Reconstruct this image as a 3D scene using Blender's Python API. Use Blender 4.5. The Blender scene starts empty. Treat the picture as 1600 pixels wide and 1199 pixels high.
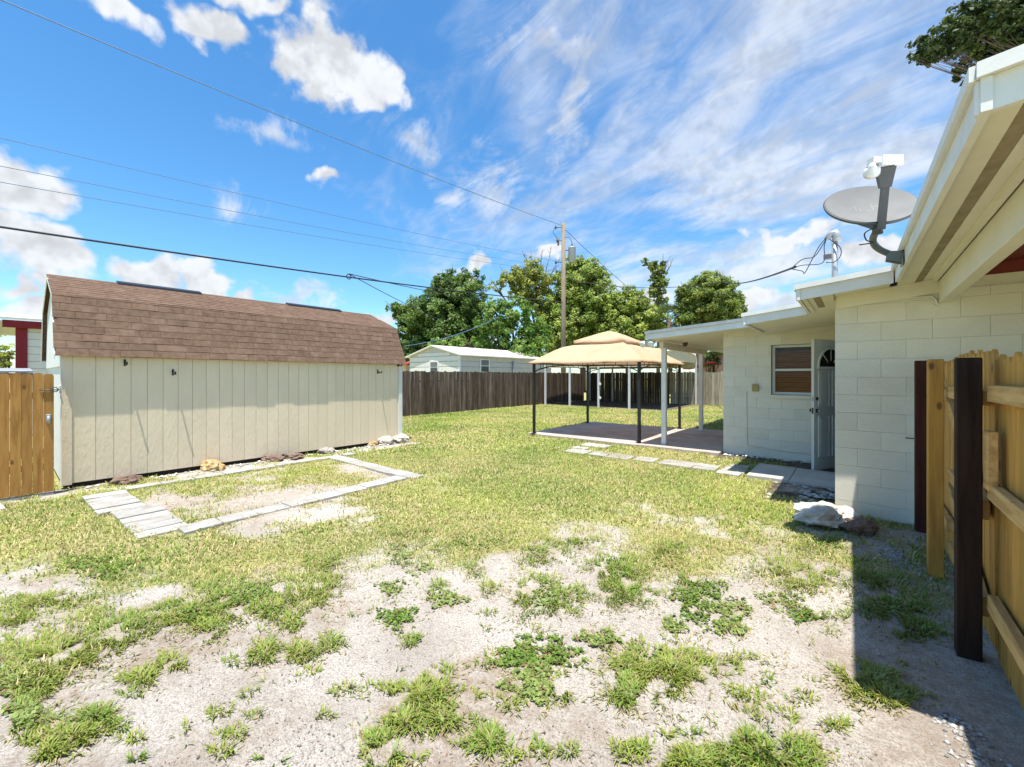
import bpy, bmesh, math, random
import numpy as np
from mathutils import Vector, Matrix, noise as mnoise

random.seed(7); rng = np.random.default_rng(7)
scene = bpy.context.scene
COL = scene.collection

# ------------------------------------------------------------------ camera
FPX, HOR, THETA, HC = 655.0, 588.0, math.radians(39.5), 1.6
CT, ST = math.cos(THETA), math.sin(THETA)
cam_d = bpy.data.cameras.new('camera'); cam = bpy.data.objects.new('camera', cam_d); COL.objects.link(cam)
cam.location = (0, 0, HC); cam.rotation_euler = (math.pi / 2, 0, THETA)
cam_d.sensor_fit = 'HORIZONTAL'; cam_d.sensor_width = 36.0
cam_d.lens = 36.0 * FPX / 1600.0
cam_d.shift_y = -(599.5 - HOR) / 1600.0
cam_d.clip_start = 0.05; cam_d.clip_end = 2000
scene.camera = cam
scene.view_settings.view_transform = 'Standard'; scene.view_settings.look = 'None'
scene.view_settings.gamma = 1.0; scene.view_settings.use_curve_mapping = False
scene.view_settings.exposure = 0.82
scene.cycles.max_bounces = 5; scene.cycles.diffuse_bounces = 3; scene.cycles.glossy_bounces = 3; scene.cycles.transparent_max_bounces = 8
scene.cycles.caustics_reflective = False; scene.cycles.caustics_refractive = False

# measuring helpers: the photograph's bearing of a point -> its place in the yard
def ray(px, py):
    xc = (px - 800) / FPX
    return np.array((xc * CT - ST, xc * ST + CT, (HOR - py) / FPX))
def gp(px, py, z=0.0):
    d = ray(px, py); return Vector(d * ((z - HC) / d[2]) + np.array((0, 0, HC)))
def pt(px, py, t):
    d = ray(px, py); return Vector(d * t + np.array((0, 0, HC)))
def atX(px, py, X):
    d = ray(px, py); return Vector(d * (X / d[0]) + np.array((0, 0, HC)))
def atY(px, py, Y):
    d = ray(px, py); return Vector(d * (Y / d[1]) + np.array((0, 0, HC)))

# ------------------------------------------------------------------ sun + sky
SUN_TO = Vector((0.32, -0.52, 2.65)).normalized()
sl = bpy.data.lights.new('sun', 'SUN'); sl.energy = 5.0; sl.angle = math.radians(0.53); sl.color = (1.0, 0.955, 0.88)
so = bpy.data.objects.new('sun', sl); COL.objects.link(so)
so.rotation_euler = (-SUN_TO).to_track_quat('-Z', 'Y').to_euler(); so.location = (0, 0, 30)

def build_world():
    w = bpy.data.worlds.new('World'); scene.world = w; w.use_nodes = True
    w.cycles.sampling_method = 'MANUAL'; w.cycles.sample_map_resolution = 512
    nt = w.node_tree; N = nt.nodes; L = nt.links; N.clear()
    def nd(t, **k):
        n = N.new(t)
        for a, b in k.items(): setattr(n, a, b)
        return n
    def math_(op, a, b=None, clamp=False):
        n = nd('ShaderNodeMath', operation=op, use_clamp=clamp)
        for i, v in enumerate((a, b)):
            if v is None: continue
            if isinstance(v, (int, float)): n.inputs[i].default_value = v
            else: L.new(v, n.inputs[i])
        return n.outputs[0]
    def vmath(op, a, b=None, scale=None, out=0):
        n = nd('ShaderNodeVectorMath', operation=op)
        for i, v in enumerate((a, b)):
            if v is None: continue
            if isinstance(v, (tuple, list, Vector, np.ndarray)): n.inputs[i].default_value = tuple(float(q) for q in v)
            else: L.new(v, n.inputs[i])
        if scale is not None: n.inputs['Scale'].default_value = scale
        return n.outputs[out]
    def noise(vec, scale, detail, rough=0.55, dist=0.0, col=False):
        n = nd('ShaderNodeTexNoise'); n.inputs['Scale'].default_value = scale; n.inputs['Detail'].default_value = detail
        n.inputs['Roughness'].default_value = rough; n.inputs['Distortion'].default_value = dist
        L.new(vec, n.inputs['Vector']); return n.outputs['Color' if col else 'Fac']
    def mrange(v, a, b, c=0.0, d=1.0, smooth=True):
        n = nd('ShaderNodeMapRange', interpolation_type='SMOOTHSTEP' if smooth else 'LINEAR')
        L.new(v, n.inputs['Value'])
        for k, q in zip(('From Min', 'From Max', 'To Min', 'To Max'), (a, b, c, d)): n.inputs[k].default_value = q
        return n.outputs['Result']
    out = nd('ShaderNodeOutputWorld'); bg = nd('ShaderNodeBackground'); bg.inputs['Strength'].default_value = 0.108
    L.new(bg.outputs[0], out.inputs[0])
    sky = nd('ShaderNodeTexSky', sky_type='NISHITA'); sky.sun_disc = False
    sky.sun_elevation = math.asin(SUN_TO.z); sky.sun_rotation = math.atan2(SUN_TO.x, SUN_TO.y)
    sky.air_density = 1.0; sky.dust_density = 0.5; sky.ozone_density = 1.0
    hs = nd('ShaderNodeHueSaturation'); hs.inputs['Saturation'].default_value = 1.20; hs.inputs['Value'].default_value = 1.10
    gm_ = nd('ShaderNodeMix', data_type='RGBA', blend_type='MULTIPLY'); gm_.inputs[0].default_value = 1.0; gm_.inputs[7].default_value = (.88, 1.05, 1.13, 1); L.new(sky.outputs[0], gm_.inputs[6]); L.new(gm_.outputs[2], hs.inputs['Color'])
    tc = nd('ShaderNodeTexCoord'); D = vmath('NORMALIZE', tc.outputs['Generated'])
    dz = nd('ShaderNodeSeparateXYZ'); L.new(D, dz.inputs[0]); Dx, Dy, Dz = dz.outputs
    # warped direction for ragged cloud edges
    warp = vmath('SCALE', vmath('SUBTRACT', noise(D, 7.0, 3, 0.6, col=True), (0.5, 0.5, 0.5)), scale=0.16)
    Dw = vmath('ADD', D, warp)
    # cumulus: heaps of cloud at their bearings in the sky
    heaps = [(520, 95, 112, 80, 1), (585, 130, 62, 55, 1), (460, 80, 60, 55, .9), (325, 36, 82, 42, .95), (392, 8, 60, 28, .8), (165, 18, 82, 30, .75),
             (45, 300, 105, 46, 1), (0, 262, 60, 45, 1), (70, 405, 120, 56, 1), (10, 350, 70, 40, .8), (245, 428, 72, 42, 1), (325, 440, 58, 28, 1), (15, 452, 70, 24, .9),
             (510, 276, 36, 24, .9), (378, 318, 46, 34, .62), (430, 190, 80, 30, .5), (760, 300, 80, 95, .62), (650, 235, 55, 65, .5), (890, 190, 70, 190, .6), (860, 60, 150, 90, .6), (755, 408, 28, 15, 1), (705, 470, 50, 40, .8), (640, 492, 60, 22, .85),
             (735, 440, 24, 40, .8), (860, 392, 34, 18, .95), (1235, 366, 120, 24, .9), (1350, 405, 85, 36, 1), (1170, 474, 40, 32, 1), (1030, 405, 40, 20, .6), (1000, 470, 60, 26, .9), (590, 498, 70, 18, .8), (370, 462, 40, 14, .8), (40, 480, 90, 22, .9), (130, 412, 60, 34, .9), (700, 300, 40, 30, .45), (470, 460, 90, 14, .55), (1480, 330, 60, 60, .8)]
    # the same kind of heaps goes on round the rest of the sky
    rs = random.Random(3); extra = []
    for k in range(7):
        az = THETA + math.radians(rs.uniform(62, 298)); el = math.radians(rs.choice((6, 10, 14, 20, 28, 38)) + rs.uniform(-2, 2))
        c = np.array((-math.sin(az) * math.cos(el), math.cos(az) * math.cos(el), math.sin(el)))
        e1 = np.array((math.cos(az), math.sin(az), 0)) * rs.uniform(.08, .2); e2 = np.cross(c, e1 / np.linalg.norm(e1)) * rs.uniform(.04, .09)
        extra.append((c, e1, e2, rs.uniform(.7, 1)))
    un = lambda v: v / np.linalg.norm(v)
    lst = []
    for (px, py, rx, ry, wgt) in heaps:
        c = un(ray(px, py)); e1 = un(ray(px + rx, py)) - c; e2 = un(ray(px, py - ry)) - c
        lst.append((c, e1, e2, wgt))
    best = None; wisp = None
    for c, e1, e2, wgt in lst + extra:
        v = vmath('SUBTRACT', Dw, c)
        a = vmath('DOT_PRODUCT', v, e1 / np.dot(e1, e1), out=1); b = vmath('DOT_PRODUCT', v, e2 / np.dot(e2, e2), out=1)
        r2 = math_('ADD', math_('MULTIPLY', a, a), math_('MULTIPLY', b, b))
        # keep only the near side of the sky
        f = math_('SUBTRACT', 1.0, math_('POWER', r2, 0.5))
        if wgt < .7: wisp = f if wisp is None else math_('MAXIMUM', wisp, f)
        else:
            f = math_('MULTIPLY', f, wgt); best = f if best is None else math_('MAXIMUM', best, f)
    n1 = noise(D, 9.0, 4, 0.62); n2 = noise(D, 30.0, 4, 0.62)
    dens = math_('ADD', best, math_('MULTIPLY', math_('SUBTRACT', n1, 0.5), 1.5))
    dens = math_('ADD', dens, math_('MULTIPLY', math_('SUBTRACT', n2, 0.5), 0.65))
    cum = mrange(dens, 0.12, 0.56)
    # cirrus: streaks on a high plane
    zz = math_('ADD', math_('MAXIMUM', Dz, 0.0), 0.10)
    pl = nd('ShaderNodeCombineXYZ'); L.new(math_('DIVIDE', Dx, zz), pl.inputs[0]); L.new(math_('DIVIDE', Dy, zz), pl.inputs[1])
    def plane(px, py):
        d = un(ray(px, py)); return np.array((d[0], d[1])) / (d[2] + .10)
    q = plane(1330, 130) - plane(960, 330); ang = math.atan2(q[1], q[0])
    mp = nd('ShaderNodeMapping'); mp.vector_type = 'TEXTURE'; mp.inputs['Rotation'].default_value = (0, 0, ang); mp.inputs['Scale'].default_value = (2.1, 0.9, 1)
    L.new(pl.outputs[0], mp.inputs['Vector'])
    ci = noise(mp.outputs[0], 1.0, 4, 0.6, 1.1)
    ci2 = noise(mp.outputs[0], 4.5, 5, 0.68, 1.2)
    ci = math_('ADD', math_('MULTIPLY', ci, 0.72), math_('MULTIPLY', ci2, 0.28))
    reg = math_('MAXIMUM', mrange(vmath('DOT_PRODUCT', D, un(ray(1090, 250)), out=1), 0.72, 0.95), mrange(vmath('DOT_PRODUCT', D, un(ray(1750, 200)), out=1), 0.2, 0.9, 0, .85))
    thr = math_('SUBTRACT', ci, mrange(reg, 0, 1, 0.20, -0.03, False))
    cirrus = math_('MULTIPLY', mrange(thr, 0.39, 0.68), 0.86)
    wd = math_('ADD', wisp, math_('ADD', math_('MULTIPLY', math_('SUBTRACT', ci2, 0.5), 2.4), math_('MULTIPLY', math_('SUBTRACT', n2, 0.5), 0.9)))
    cov = math_('MAXIMUM', math_('MAXIMUM', cum, cirrus), math_('MULTIPLY', mrange(wd, 0.0, 1.25), 0.75))
    # cloud brightness: denser cores a little greyer beneath
    shade = mrange(math_('SUBTRACT', n1, noise(vmath('ADD', D, (0, 0, 0.03)), 9.0, 4, 0.62)), -0.13, 0.10, 0.78, 1.04)
    core = mrange(dens, 0.6, 1.4, 1.0, 0.90)
    val = math_('MULTIPLY', math_('MULTIPLY', shade, core), 5.0)
    cc = nd('ShaderNodeCombineColor'); L.new(math_('MULTIPLY', val, 0.945), cc.inputs[0]); L.new(math_('MULTIPLY', val, 0.985), cc.inputs[1]); L.new(math_('MULTIPLY', val, 1.04), cc.inputs[2])
    mx = nd('ShaderNodeMix', data_type='RGBA'); L.new(cov, mx.inputs[0]); L.new(hs.outputs[0], mx.inputs[6]); L.new(cc.outputs[0], mx.inputs[7])
    L.new(mx.outputs[2], bg.inputs['Color'])
build_world()

# ------------------------------------------------------------------ materials
MATS = {}
def mat(name, c1, c2=None, rough=0.75, scale=6.0, stretch=(1, 1, 1), bump=0.0, bscale=None, rnd=0.0, spec=0.3, metal=0.0, detail=5, sharp=(0.35, 0.65), c3=None, c3scale=1.5, c3amt=0.5, transl=0.0, world=False, knots=0.0):
    if name in MATS: return MATS[name]
    m = bpy.data.materials.new(name); m.use_nodes = True; nt = m.node_tree; N, L = nt.nodes, nt.links
    P = N['Principled BSDF']; P.inputs['Roughness'].default_value = rough; P.inputs['Specular IOR Level'].default_value = spec; P.inputs['Metallic'].default_value = metal
    tc = N.new('ShaderNodeTexCoord'); oi = N.new('ShaderNodeObjectInfo')
    vm = N.new('ShaderNodeVectorMath'); vm.operation = 'MULTIPLY_ADD'
    if world:
        ge = N.new('ShaderNodeNewGeometry'); vec0 = ge.outputs['Position']
    else:
        ad = N.new('ShaderNodeVectorMath'); ad.operation = 'ADD'; L.new(tc.outputs['Object'], ad.inputs[0])
        sc = N.new('ShaderNodeMath'); sc.operation = 'MULTIPLY'; sc.inputs[1].default_value = 37.0; L.new(oi.outputs['Random'], sc.inputs[0]); L.new(sc.outputs[0], ad.inputs[1]); vec0 = ad.outputs[0]
    L.new(vec0, vm.inputs[0]); vm.inputs[1].default_value = stretch; vm.inputs[2].default_value = (0, 0, 0); vec = vm.outputs[0]
    def noi(s, d=detail):
        n = N.new('ShaderNodeTexNoise'); n.inputs['Scale'].default_value = s; n.inputs['Detail'].default_value = d; n.inputs['Roughness'].default_value = 0.6; L.new(vec, n.inputs['Vector']); return n.outputs['Fac']
    def mixc(f, a, b):
        n = N.new('ShaderNodeMix'); n.data_type = 'RGBA'
        L.new(f, n.inputs[0])
        for i, v in ((6, a), (7, b)):
            if isinstance(v, tuple): n.inputs[i].default_value = (*v, 1)
            else: L.new(v, n.inputs[i])
        return n.outputs[2]
    def mr(v, a, b, c=0, d=1):
        n = N.new('ShaderNodeMapRange'); L.new(v, n.inputs[0])
        for i, q in enumerate((a, b, c, d)): n.inputs[i + 1].default_value = q
        return n.outputs[0]
    c2 = c2 or tuple(x * 0.82 for x in c1)
    col = mixc(mr(noi(scale), *sharp), c1, c2)
    if c3: col = mixc(mr(noi(c3scale, 4), 0.5, 0.72, 0, c3amt), col, c3)
    if knots > 0:
        kv = N.new('ShaderNodeVectorMath'); kv.operation = 'MULTIPLY'; kv.inputs[1].default_value = (4.2, 4.2, 2.2); L.new(vec0, kv.inputs[0])
        vo = N.new('ShaderNodeTexVoronoi'); vo.inputs['Scale'].default_value = 1.6; L.new(kv.outputs[0], vo.inputs['Vector'])
        col = mixc(mr(vo.outputs['Distance'], .07, .15, knots, 0), col, (.13, .055, .018))
        if bump > 0: pass
    if rnd > 0:
        h = N.new('ShaderNodeHueSaturation'); L.new(col, h.inputs['Color']); L.new(mr(oi.outputs['Random'], 0, 1, 1 - rnd, 1 + rnd), h.inputs['Value']); col = h.outputs[0]
    L.new(col, P.inputs['Base Color'])
    if bump > 0:
        b = N.new('ShaderNodeBump'); b.inputs['Strength'].default_value = 1.0; b.inputs['Distance'].default_value = bump; L.new(noi(bscale or scale * 4), b.inputs['Height']); L.new(b.outputs[0], P.inputs['Normal'])
    if transl > 0:
        tr = N.new('ShaderNodeBsdfTranslucent'); L.new(col, tr.inputs['Color']); ms = N.new('ShaderNodeMixShader'); ms.inputs[0].default_value = transl
        L.new(P.outputs[0], ms.inputs[1]); L.new(tr.outputs[0], ms.inputs[2]); L.new(ms.outputs[0], N['Material Output'].inputs[0])
    MATS[name] = m; return m

def attr_mat(name, rough=0.6, transl=0.35, spec=0.25):
    m = bpy.data.materials.new(name); m.use_nodes = True; N, L = m.node_tree.nodes, m.node_tree.links
    P = N['Principled BSDF']; a = N.new('ShaderNodeAttribute'); a.attribute_name = 'tint'
    L.new(a.outputs['Color'], P.inputs['Base Color']); P.inputs['Roughness'].default_value = rough; P.inputs['Specular IOR Level'].default_value = spec
    if transl > 0:
        tr = N.new('ShaderNodeBsdfTranslucent'); L.new(a.outputs['Color'], tr.inputs['Color']); ms = N.new('ShaderNodeMixShader'); ms.inputs[0].default_value = transl
        L.new(P.outputs[0], ms.inputs[1]); L.new(tr.outputs[0], ms.inputs[2]); L.new(ms.outputs[0], N['Material Output'].inputs[0])
    return m

M = dict(
    shed=mat('shed_paint', (.80, .675, .485), (.755, .63, .45), .8, 3, (1, 1, .4), .006, 26, .025),
    trim=mat('white_trim', (.78, .77, .73), (.70, .69, .65), .6, 4, bump=.001),
    white=mat('white_paint', (.80, .79, .76), (.72, .71, .68), .55, 5, (1, 1, 1), .001, 30),
    shingle=mat('asphalt_shingle', (.178, .114, .078), (.122, .077, .053), .95, 14, (1, 1, 1), .004, 220, .085, .1, c3=(.22, .15, .108), c3scale=3, c3amt=.7),
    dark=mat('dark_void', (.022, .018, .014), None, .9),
    block=mat('painted_block', (.76, .715, .61), (.72, .675, .57), .8, 2.2, bump=.004, bscale=80, rnd=.03, c3=(.62, .57, .47), c3scale=1.4, c3amt=.45),
    mortar=mat('painted_mortar', (.72, .675, .57), None, .9, 8, bump=.002),
    cream=mat('cream_soffit', (.79, .745, .625), (.74, .69, .57), .7, 3, bump=.001, rnd=.02),
    vent=mat('soffit_vent', (.26, .21, .13), (.36, .30, .20), .8, 9, (1, 1, 1), .002, 60),
    redceil=mat('red_ceiling', (.20, .030, .022), (.15, .022, .016), .6, 6, (3, .3, 1)),
    newwood=mat('new_pine', (.62, .33, .07), (.50, .25, .047), .65, 5, (6, 6, .55), .0015, 12, .12, c3=(.30, .135, .04), c3scale=2.2, c3amt=.75, knots=.85),
    newrail=mat('new_rail', (.66, .42, .165), (.52, .30, .10), .7, 5, (6, .5, 6), .002, 12, .10, c3=(.33, .17, .06), c3scale=2.5, c3amt=.6, knots=.8),
    gatewood=mat('gate_pine', (.46, .235, .062), (.36, .17, .042), .7, 5, (5, 5, .5), .002, 12, .10, c3=(.23, .095, .025), c3scale=2.5, c3amt=.8, knots=.85),
    darkpost=mat('dark_post', (.040, .022, .015), (.017, .010, .008), .8, 4, (5, 5, .5), .002, 10, .15, .15, c3=(.10, .06, .04), c3amt=.5),
    brownpost=mat('brown_post', (.085, .032, .022), (.05, .018, .013), .8, 4, (5, 5, .5), .002, 10, .1, .15),
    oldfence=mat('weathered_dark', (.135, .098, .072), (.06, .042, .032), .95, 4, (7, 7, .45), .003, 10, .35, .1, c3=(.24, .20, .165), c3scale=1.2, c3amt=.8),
    greyfence=mat('weathered_grey', (.40, .35, .27), (.24, .20, .15), .95, 4, (7, 7, .45), .003, 10, .25, .1, c3=(.30, .27, .16), c3scale=1.0, c3amt=.6),
    paver=mat('paver_concrete', (.42, .40, .365), (.33, .31, .28), .9, 7, bump=.003, bscale=70, rnd=.17, c3=(.25, .21, .165), c3scale=4, c3amt=.75),
    concrete=mat('concrete', (.50, .47, .42), (.40, .37, .33), .9, 3, bump=.002, bscale=50, rnd=.03),
    stain=mat('stained_slab', (.47, .41, .36), (.37, .30, .26), .8, 2.2, bump=.0015, bscale=60, c3=(.30, .20, .17), c3scale=.9, c3amt=.85),
    canopy=mat('canopy_cloth', (.62, .43, .275), (.57, .385, .235), .85, 3, bump=.03, bscale=3.2, transl=.22, c3=(.50, .33, .20), c3scale=1.5, c3amt=.35),
    black=mat('black_metal', (.018, .018, .02), None, .45, 8, spec=.5),
    galv=mat('galvanised', (.40, .41, .42), (.33, .34, .355), .45, 9, metal=.35),
    pvc=mat('grey_post', (.62, .62, .62), (.54, .54, .55), .5, 9),
    carport=mat('carport_metal', (.68, .57, .38), (.62, .51, .33), .5, 3, spec=.4),
    rockw=mat('white_rock', (.60, .56, .485), (.40, .36, .305), .9, 6, bump=.012, bscale=16, rnd=.08, c3=(.32, .27, .21), c3scale=3, c3amt=.5),
    rockb=mat('brown_rock', (.22, .145, .105), (.13, .085, .065), .85, 6, bump=.01, bscale=16, rnd=.12, c3=(.34, .27, .22), c3scale=3, c3amt=.6),
    rockt=mat('tan_rock', (.55, .37, .16), (.36, .22, .09), .9, 7, bump=.012, bscale=16, c3=(.62, .52, .36), c3scale=4, c3amt=.6),
    rockg=mat('grey_rock', (.40, .36, .32), (.24, .21, .19), .9, 7, bump=.01, bscale=16, rnd=.15, c3=(.52, .47, .42), c3scale=4, c3amt=.5),
    pole=mat('pole_wood', (.30, .245, .18), (.19, .15, .11), .9, 5, (5, 5, .4), .006, 9),
    cable=mat('cable', (.03, .035, .045), None, .6),
    bluecable=mat('thin_cable', (.13, .22, .38), None, .6),
    dishgrey=mat('dish_grey', (.20, .197, .188), (.18, .177, .168), .7, 6, spec=.15),
    darkgrey=mat('dark_grey_metal', (.085, .088, .085), None, .45, 8, spec=.4),
    midgrey=mat('mid_grey_metal', (.17, .19, .19), (.13, .15, .15), .4, 9, spec=.5),
    plastic=mat('white_plastic', (.80, .80, .79), (.76, .76, .75), .35, 8, spec=.5),
    door=mat('door_paint', (.62, .62, .57), (.58, .58, .53), .4, 3, spec=.5),
    blind=mat('wood_blind', (.30, .070, .022), (.21, .046, .014), .8, 5, (.6, 6, 6), rnd=.2, spec=.08),
    brass=mat('dark_knob', (.06, .045, .03), None, .3, metal=.6),
    tan=mat('tan_plastic', (.42, .31, .13), None, .6),
    siding=mat('white_siding', (.76, .73, .67), (.71, .68, .62), .6, 4, rnd=.02),
    sidingg=mat('grey_siding', (.58, .56, .52), (.54, .52, .48), .6, 4, rnd=.02),
    metalroof=mat('pale_metal_roof', (.78, .74, .66), (.72, .68, .60), .45, 3, spec=.4),
    redtrim=mat('red_trim', (.24, .018, .025), None, .6),
    redroof=mat('red_roof', (.55, .10, .07), None, .7), pink=mat('pink_stucco', (.62, .40, .36), None, .9, 5, bump=.002), peach=mat('peach_stucco', (.66, .52, .40), None, .9),
    brownroof=mat('brown_roof', (.16, .10, .08), None, .9, 10),
    bark=mat('bark', (.16, .125, .095), (.09, .07, .055), .95, 5, (4, 4, .7), .02, 8), deadwood=mat('dead_branch', (.24, .205, .18), None, .9),
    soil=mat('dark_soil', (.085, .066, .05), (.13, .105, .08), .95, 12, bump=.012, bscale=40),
)
def glass_mat():
    m = bpy.data.materials.new('window_glass'); m.use_nodes = True; N, L = m.node_tree.nodes, m.node_tree.links; N.clear()
    o = N.new('ShaderNodeOutputMaterial'); t = N.new('ShaderNodeBsdfTransparent'); g = N.new('ShaderNodeBsdfGlossy'); g.inputs['Roughness'].default_value = .03; x = N.new('ShaderNodeMixShader'); x.inputs[0].default_value = .015
    t.inputs[0].default_value = (.9, .92, .92, 1)
    L.new(t.outputs[0], x.inputs[1]); L.new(g.outputs[0], x.inputs[2]); L.new(x.outputs[0], o.inputs[0]); return m
M['glass'] = glass_mat()

# ------------------------------------------------------------------ object helpers
WP = {}          # world position of every object made here (no rotated parents)
def _link(o, loc, parent):
    COL.objects.link(o); WP[o.name] = Vector(loc)
    if parent is not None:
        o.parent = parent; o.location = Vector(loc) - WP[parent.name]
    else: o.location = Vector(loc)
    return o
def tag(o, label=None, cat=None, group=None, kind=None):
    if label: o['label'] = label
    if cat: o['category'] = cat
    if group: o['group'] = group
    if kind: o['kind'] = kind
    return o
def empty(name, loc, parent=None, **k):
    o = bpy.data.objects.new(name, None); o.empty_display_size = .2; _link(o, loc, parent); return tag(o, **k)
BOXC = {}
def boxmesh(size, m, bev):
    key = (tuple(round(s, 4) for s in size), m.name, bev)
    if key in BOXC: return BOXC[key]
    bm = bmesh.new(); bmesh.ops.create_cube(bm, size=1.0); bmesh.ops.scale(bm, vec=size, verts=bm.verts)
    if bev > 0: bmesh.ops.bevel(bm, geom=bm.edges[:], offset=min(bev, min(size) * .3), segments=1, affect='EDGES')
    me = bpy.data.meshes.new('box'); bm.to_mesh(me); bm.free(); me.materials.append(m); BOXC[key] = me; return me
def box(name, lo, hi, m, parent=None, bev=.003, rot=None, **k):
    lo, hi = Vector(lo), Vector(hi); size = tuple(abs(hi[i] - lo[i]) for i in range(3))
    o = bpy.data.objects.new(name, boxmesh(size, m, bev)); _link(o, (lo + hi) / 2, parent)
    if rot: o.rotation_euler = rot
    return tag(o, **k)
def meshobj(name, verts, faces, m, parent=None, origin=None, smooth=False, **k):
    vs = [Vector(v) for v in verts]
    if origin is None:
        c = Vector((0, 0, 0))
        for v in vs: c += v
        origin = c / len(vs)
    origin = Vector(origin)
    me = bpy.data.meshes.new(name); me.from_pydata([tuple(v - origin) for v in vs], [], faces); me.materials.append(m)
    bm = bmesh.new(); bm.from_mesh(me); bmesh.ops.recalc_face_normals(bm, faces=bm.faces[:]); bm.to_mesh(me); bm.free()
    if smooth:
        for p in me.polygons: p.use_smooth = True
    o = bpy.data.objects.new(name, me); _link(o, origin, parent); return tag(o, **k)
def tube_geo(pts, r, seg=8, cap=True):
    pts = [Vector(p) for p in pts]; rs = r if isinstance(r, (list, tuple)) else [r] * len(pts)
    V, F = [], []; up = None
    for i, p in enumerate(pts):
        d = (pts[min(i + 1, len(pts) - 1)] - pts[max(i - 1, 0)]).normalized()
        if up is None:
            up = Vector((0, 0, 1)) if abs(d.z) < .9 else Vector((1, 0, 0))
        s = d.cross(up).normalized(); up = s.cross(d).normalized()
        for j in range(seg):
            a = 2 * math.pi * j / seg; V.append(p + (s * math.cos(a) + up * math.sin(a)) * rs[i])
    n = len(pts)
    for i in range(n - 1):
        for j in range(seg):
            a, b = i * seg + j, i * seg + (j + 1) % seg; F.append((a, b, b + seg, a + seg))
    if cap: F.append(tuple(range(seg))[::-1]); F.append(tuple((n - 1) * seg + j for j in range(seg)))
    return V, F
def tube(name, pts, r, m, parent=None, seg=8, smooth=True, **k):
    V, F = tube_geo(pts, r, seg); return meshobj(name, V, F, m, parent, smooth=smooth, **k)
def spl(P, n=8):
    P = [Vector(p) for p in P]; Q = [P[0]] + P + [P[-1]]; out = []
    for i in range(1, len(Q) - 2):
        a, b, c, d = Q[i - 1], Q[i], Q[i + 1], Q[i + 2]
        for k in range(n):
            t = k / n; out.append(.5 * (2 * b + (c - a) * t + (2 * a - 5 * b + 4 * c - d) * t * t + (3 * b - a - 3 * c + d) * t ** 3))
    return out + [P[-1]]
def merge(parts):
    V, F = [], []
    for v, f in parts:
        o = len(V); V += [Vector(q) for q in v]; F += [tuple(i + o for i in q) for q in f]
    return V, F
def box_geo(lo, hi):
    (a, b, c), (d, e, f) = lo, hi
    V = [(a, b, c), (d, b, c), (d, e, c), (a, e, c), (a, b, f), (d, b, f), (d, e, f), (a, e, f)]
    return V, [(0, 3, 2, 1), (4, 5, 6, 7), (0, 1, 5, 4), (1, 2, 6, 5), (2, 3, 7, 6), (3, 0, 4, 7)]
def extrude_geo(poly, off):
    """poly: list of 3D points (planar), off: extrusion vector"""
    n = len(poly); P = [Vector(p) for p in poly]; V = P + [p + Vector(off) for p in P]
    F = [tuple(range(n)), tuple(range(2 * n - 1, n - 1, -1))] + [(i, (i + 1) % n, n + (i + 1) % n, n + i) for i in range(n)]
    return V, F

# numpy value noise, used for the ground cover
_tab = rng.random((256, 256))
def vnoise(x, y):
    xi = np.floor(x).astype(int); yi = np.floor(y).astype(int); fx = x - xi; fy = y - yi
    fx = fx * fx * (3 - 2 * fx); fy = fy * fy * (3 - 2 * fy)
    a = _tab[xi % 256, yi % 256]; b = _tab[(xi + 1) % 256, yi % 256]; c = _tab[xi % 256, (yi + 1) % 256]; d = _tab[(xi + 1) % 256, (yi + 1) % 256]
    return (a * (1 - fx) + b * fx) * (1 - fy) + (c * (1 - fx) + d * fx) * fy
def fbm(x, y, o=4):
    s = 0; a = .5; t = 0
    for i in range(o):
        s = s + a * vnoise(x * 2 ** i + 17 * i, y * 2 ** i + 31 * i); t += a; a *= .55
    return s / t

# ------------------------------------------------------------------ ground
GRASS = [(856,934,50,28),(818,930,18,18),(974,925,46,26),(960,890,40,24),(1081,906,20,12),(1045,1046,82,34),(980,1083,20,24),(879,1074,16,20),(1194,1172,74,42),(1081,1190,40,16),
 (762,920,14,11),(686,917,14,9),(644,1005,13,11),(517,1005,17,13),(472,1021,24,16),(455,976,18,17),(658,1090,50,30),(633,1133,26,14),(692,1133,22,12),(605,1175,32,26),(768,1161,25,18),
 (681,857,11,10),(661,850,7,5),(740,888,16,13),(833,871,30,18),(512,913,24,22),(480,925,42,30),(507,882,30,20),(628,835,64,9),(970,890,46,28),(1040,862,40,22),(868,867,28,14),(1225,890,52,18),(1294,900,18,9),(1255,915,36,13),
 (415,1022,24,15),(330,985,24,14),(265,1040,22,13),(225,1060,26,13),(150,1122,28,11),(110,1152,34,12),(70,1175,26,12),(1360,1062,46,26),(1385,1090,40,16),(1340,1045,20,14),(1400,950,60,24),(1370,905,50,22),(1440,985,40,14),
 (300,960,70,26),(190,985,60,26),(90,1020,80,32),(20,1065,60,40),(360,930,60,24),(420,955,30,18),(30,1120,40,30),(60,940,70,14),(20,965,40,12),(895,850,40,9),(1290,850,50,18)]
WEED = [(842,1021,58,22),(828,1068,33,27),(940,998,30,14),(1090,935,36,30),(1137,981,26,14),(1222,938,30,12),(1258,962,26,11),(613,920,20,11),(692,937,28,13),(619,967,25,16),(625,866,20,16),(650,889,19,9),(729,851,30,13),(780,846,24,10),(1050,979,18,14),(414,941,26,22),(1143,950,28,12),(1000,1030,40,24),
 (160,885,60,16),(385,930,25,18)]
SPARSE = [(1175,1090,26,14),(295,1140,10,10),(430,1165,16,10),(345,1150,8,7),(420,1062,9,5),(650,1190,18,7),(856,1187,6,12),(852,1136,9,10),(1115,1100,8,6),(1120,1090,14,10),(1262,1075,24,14),(1300,960,24,10)]

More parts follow.
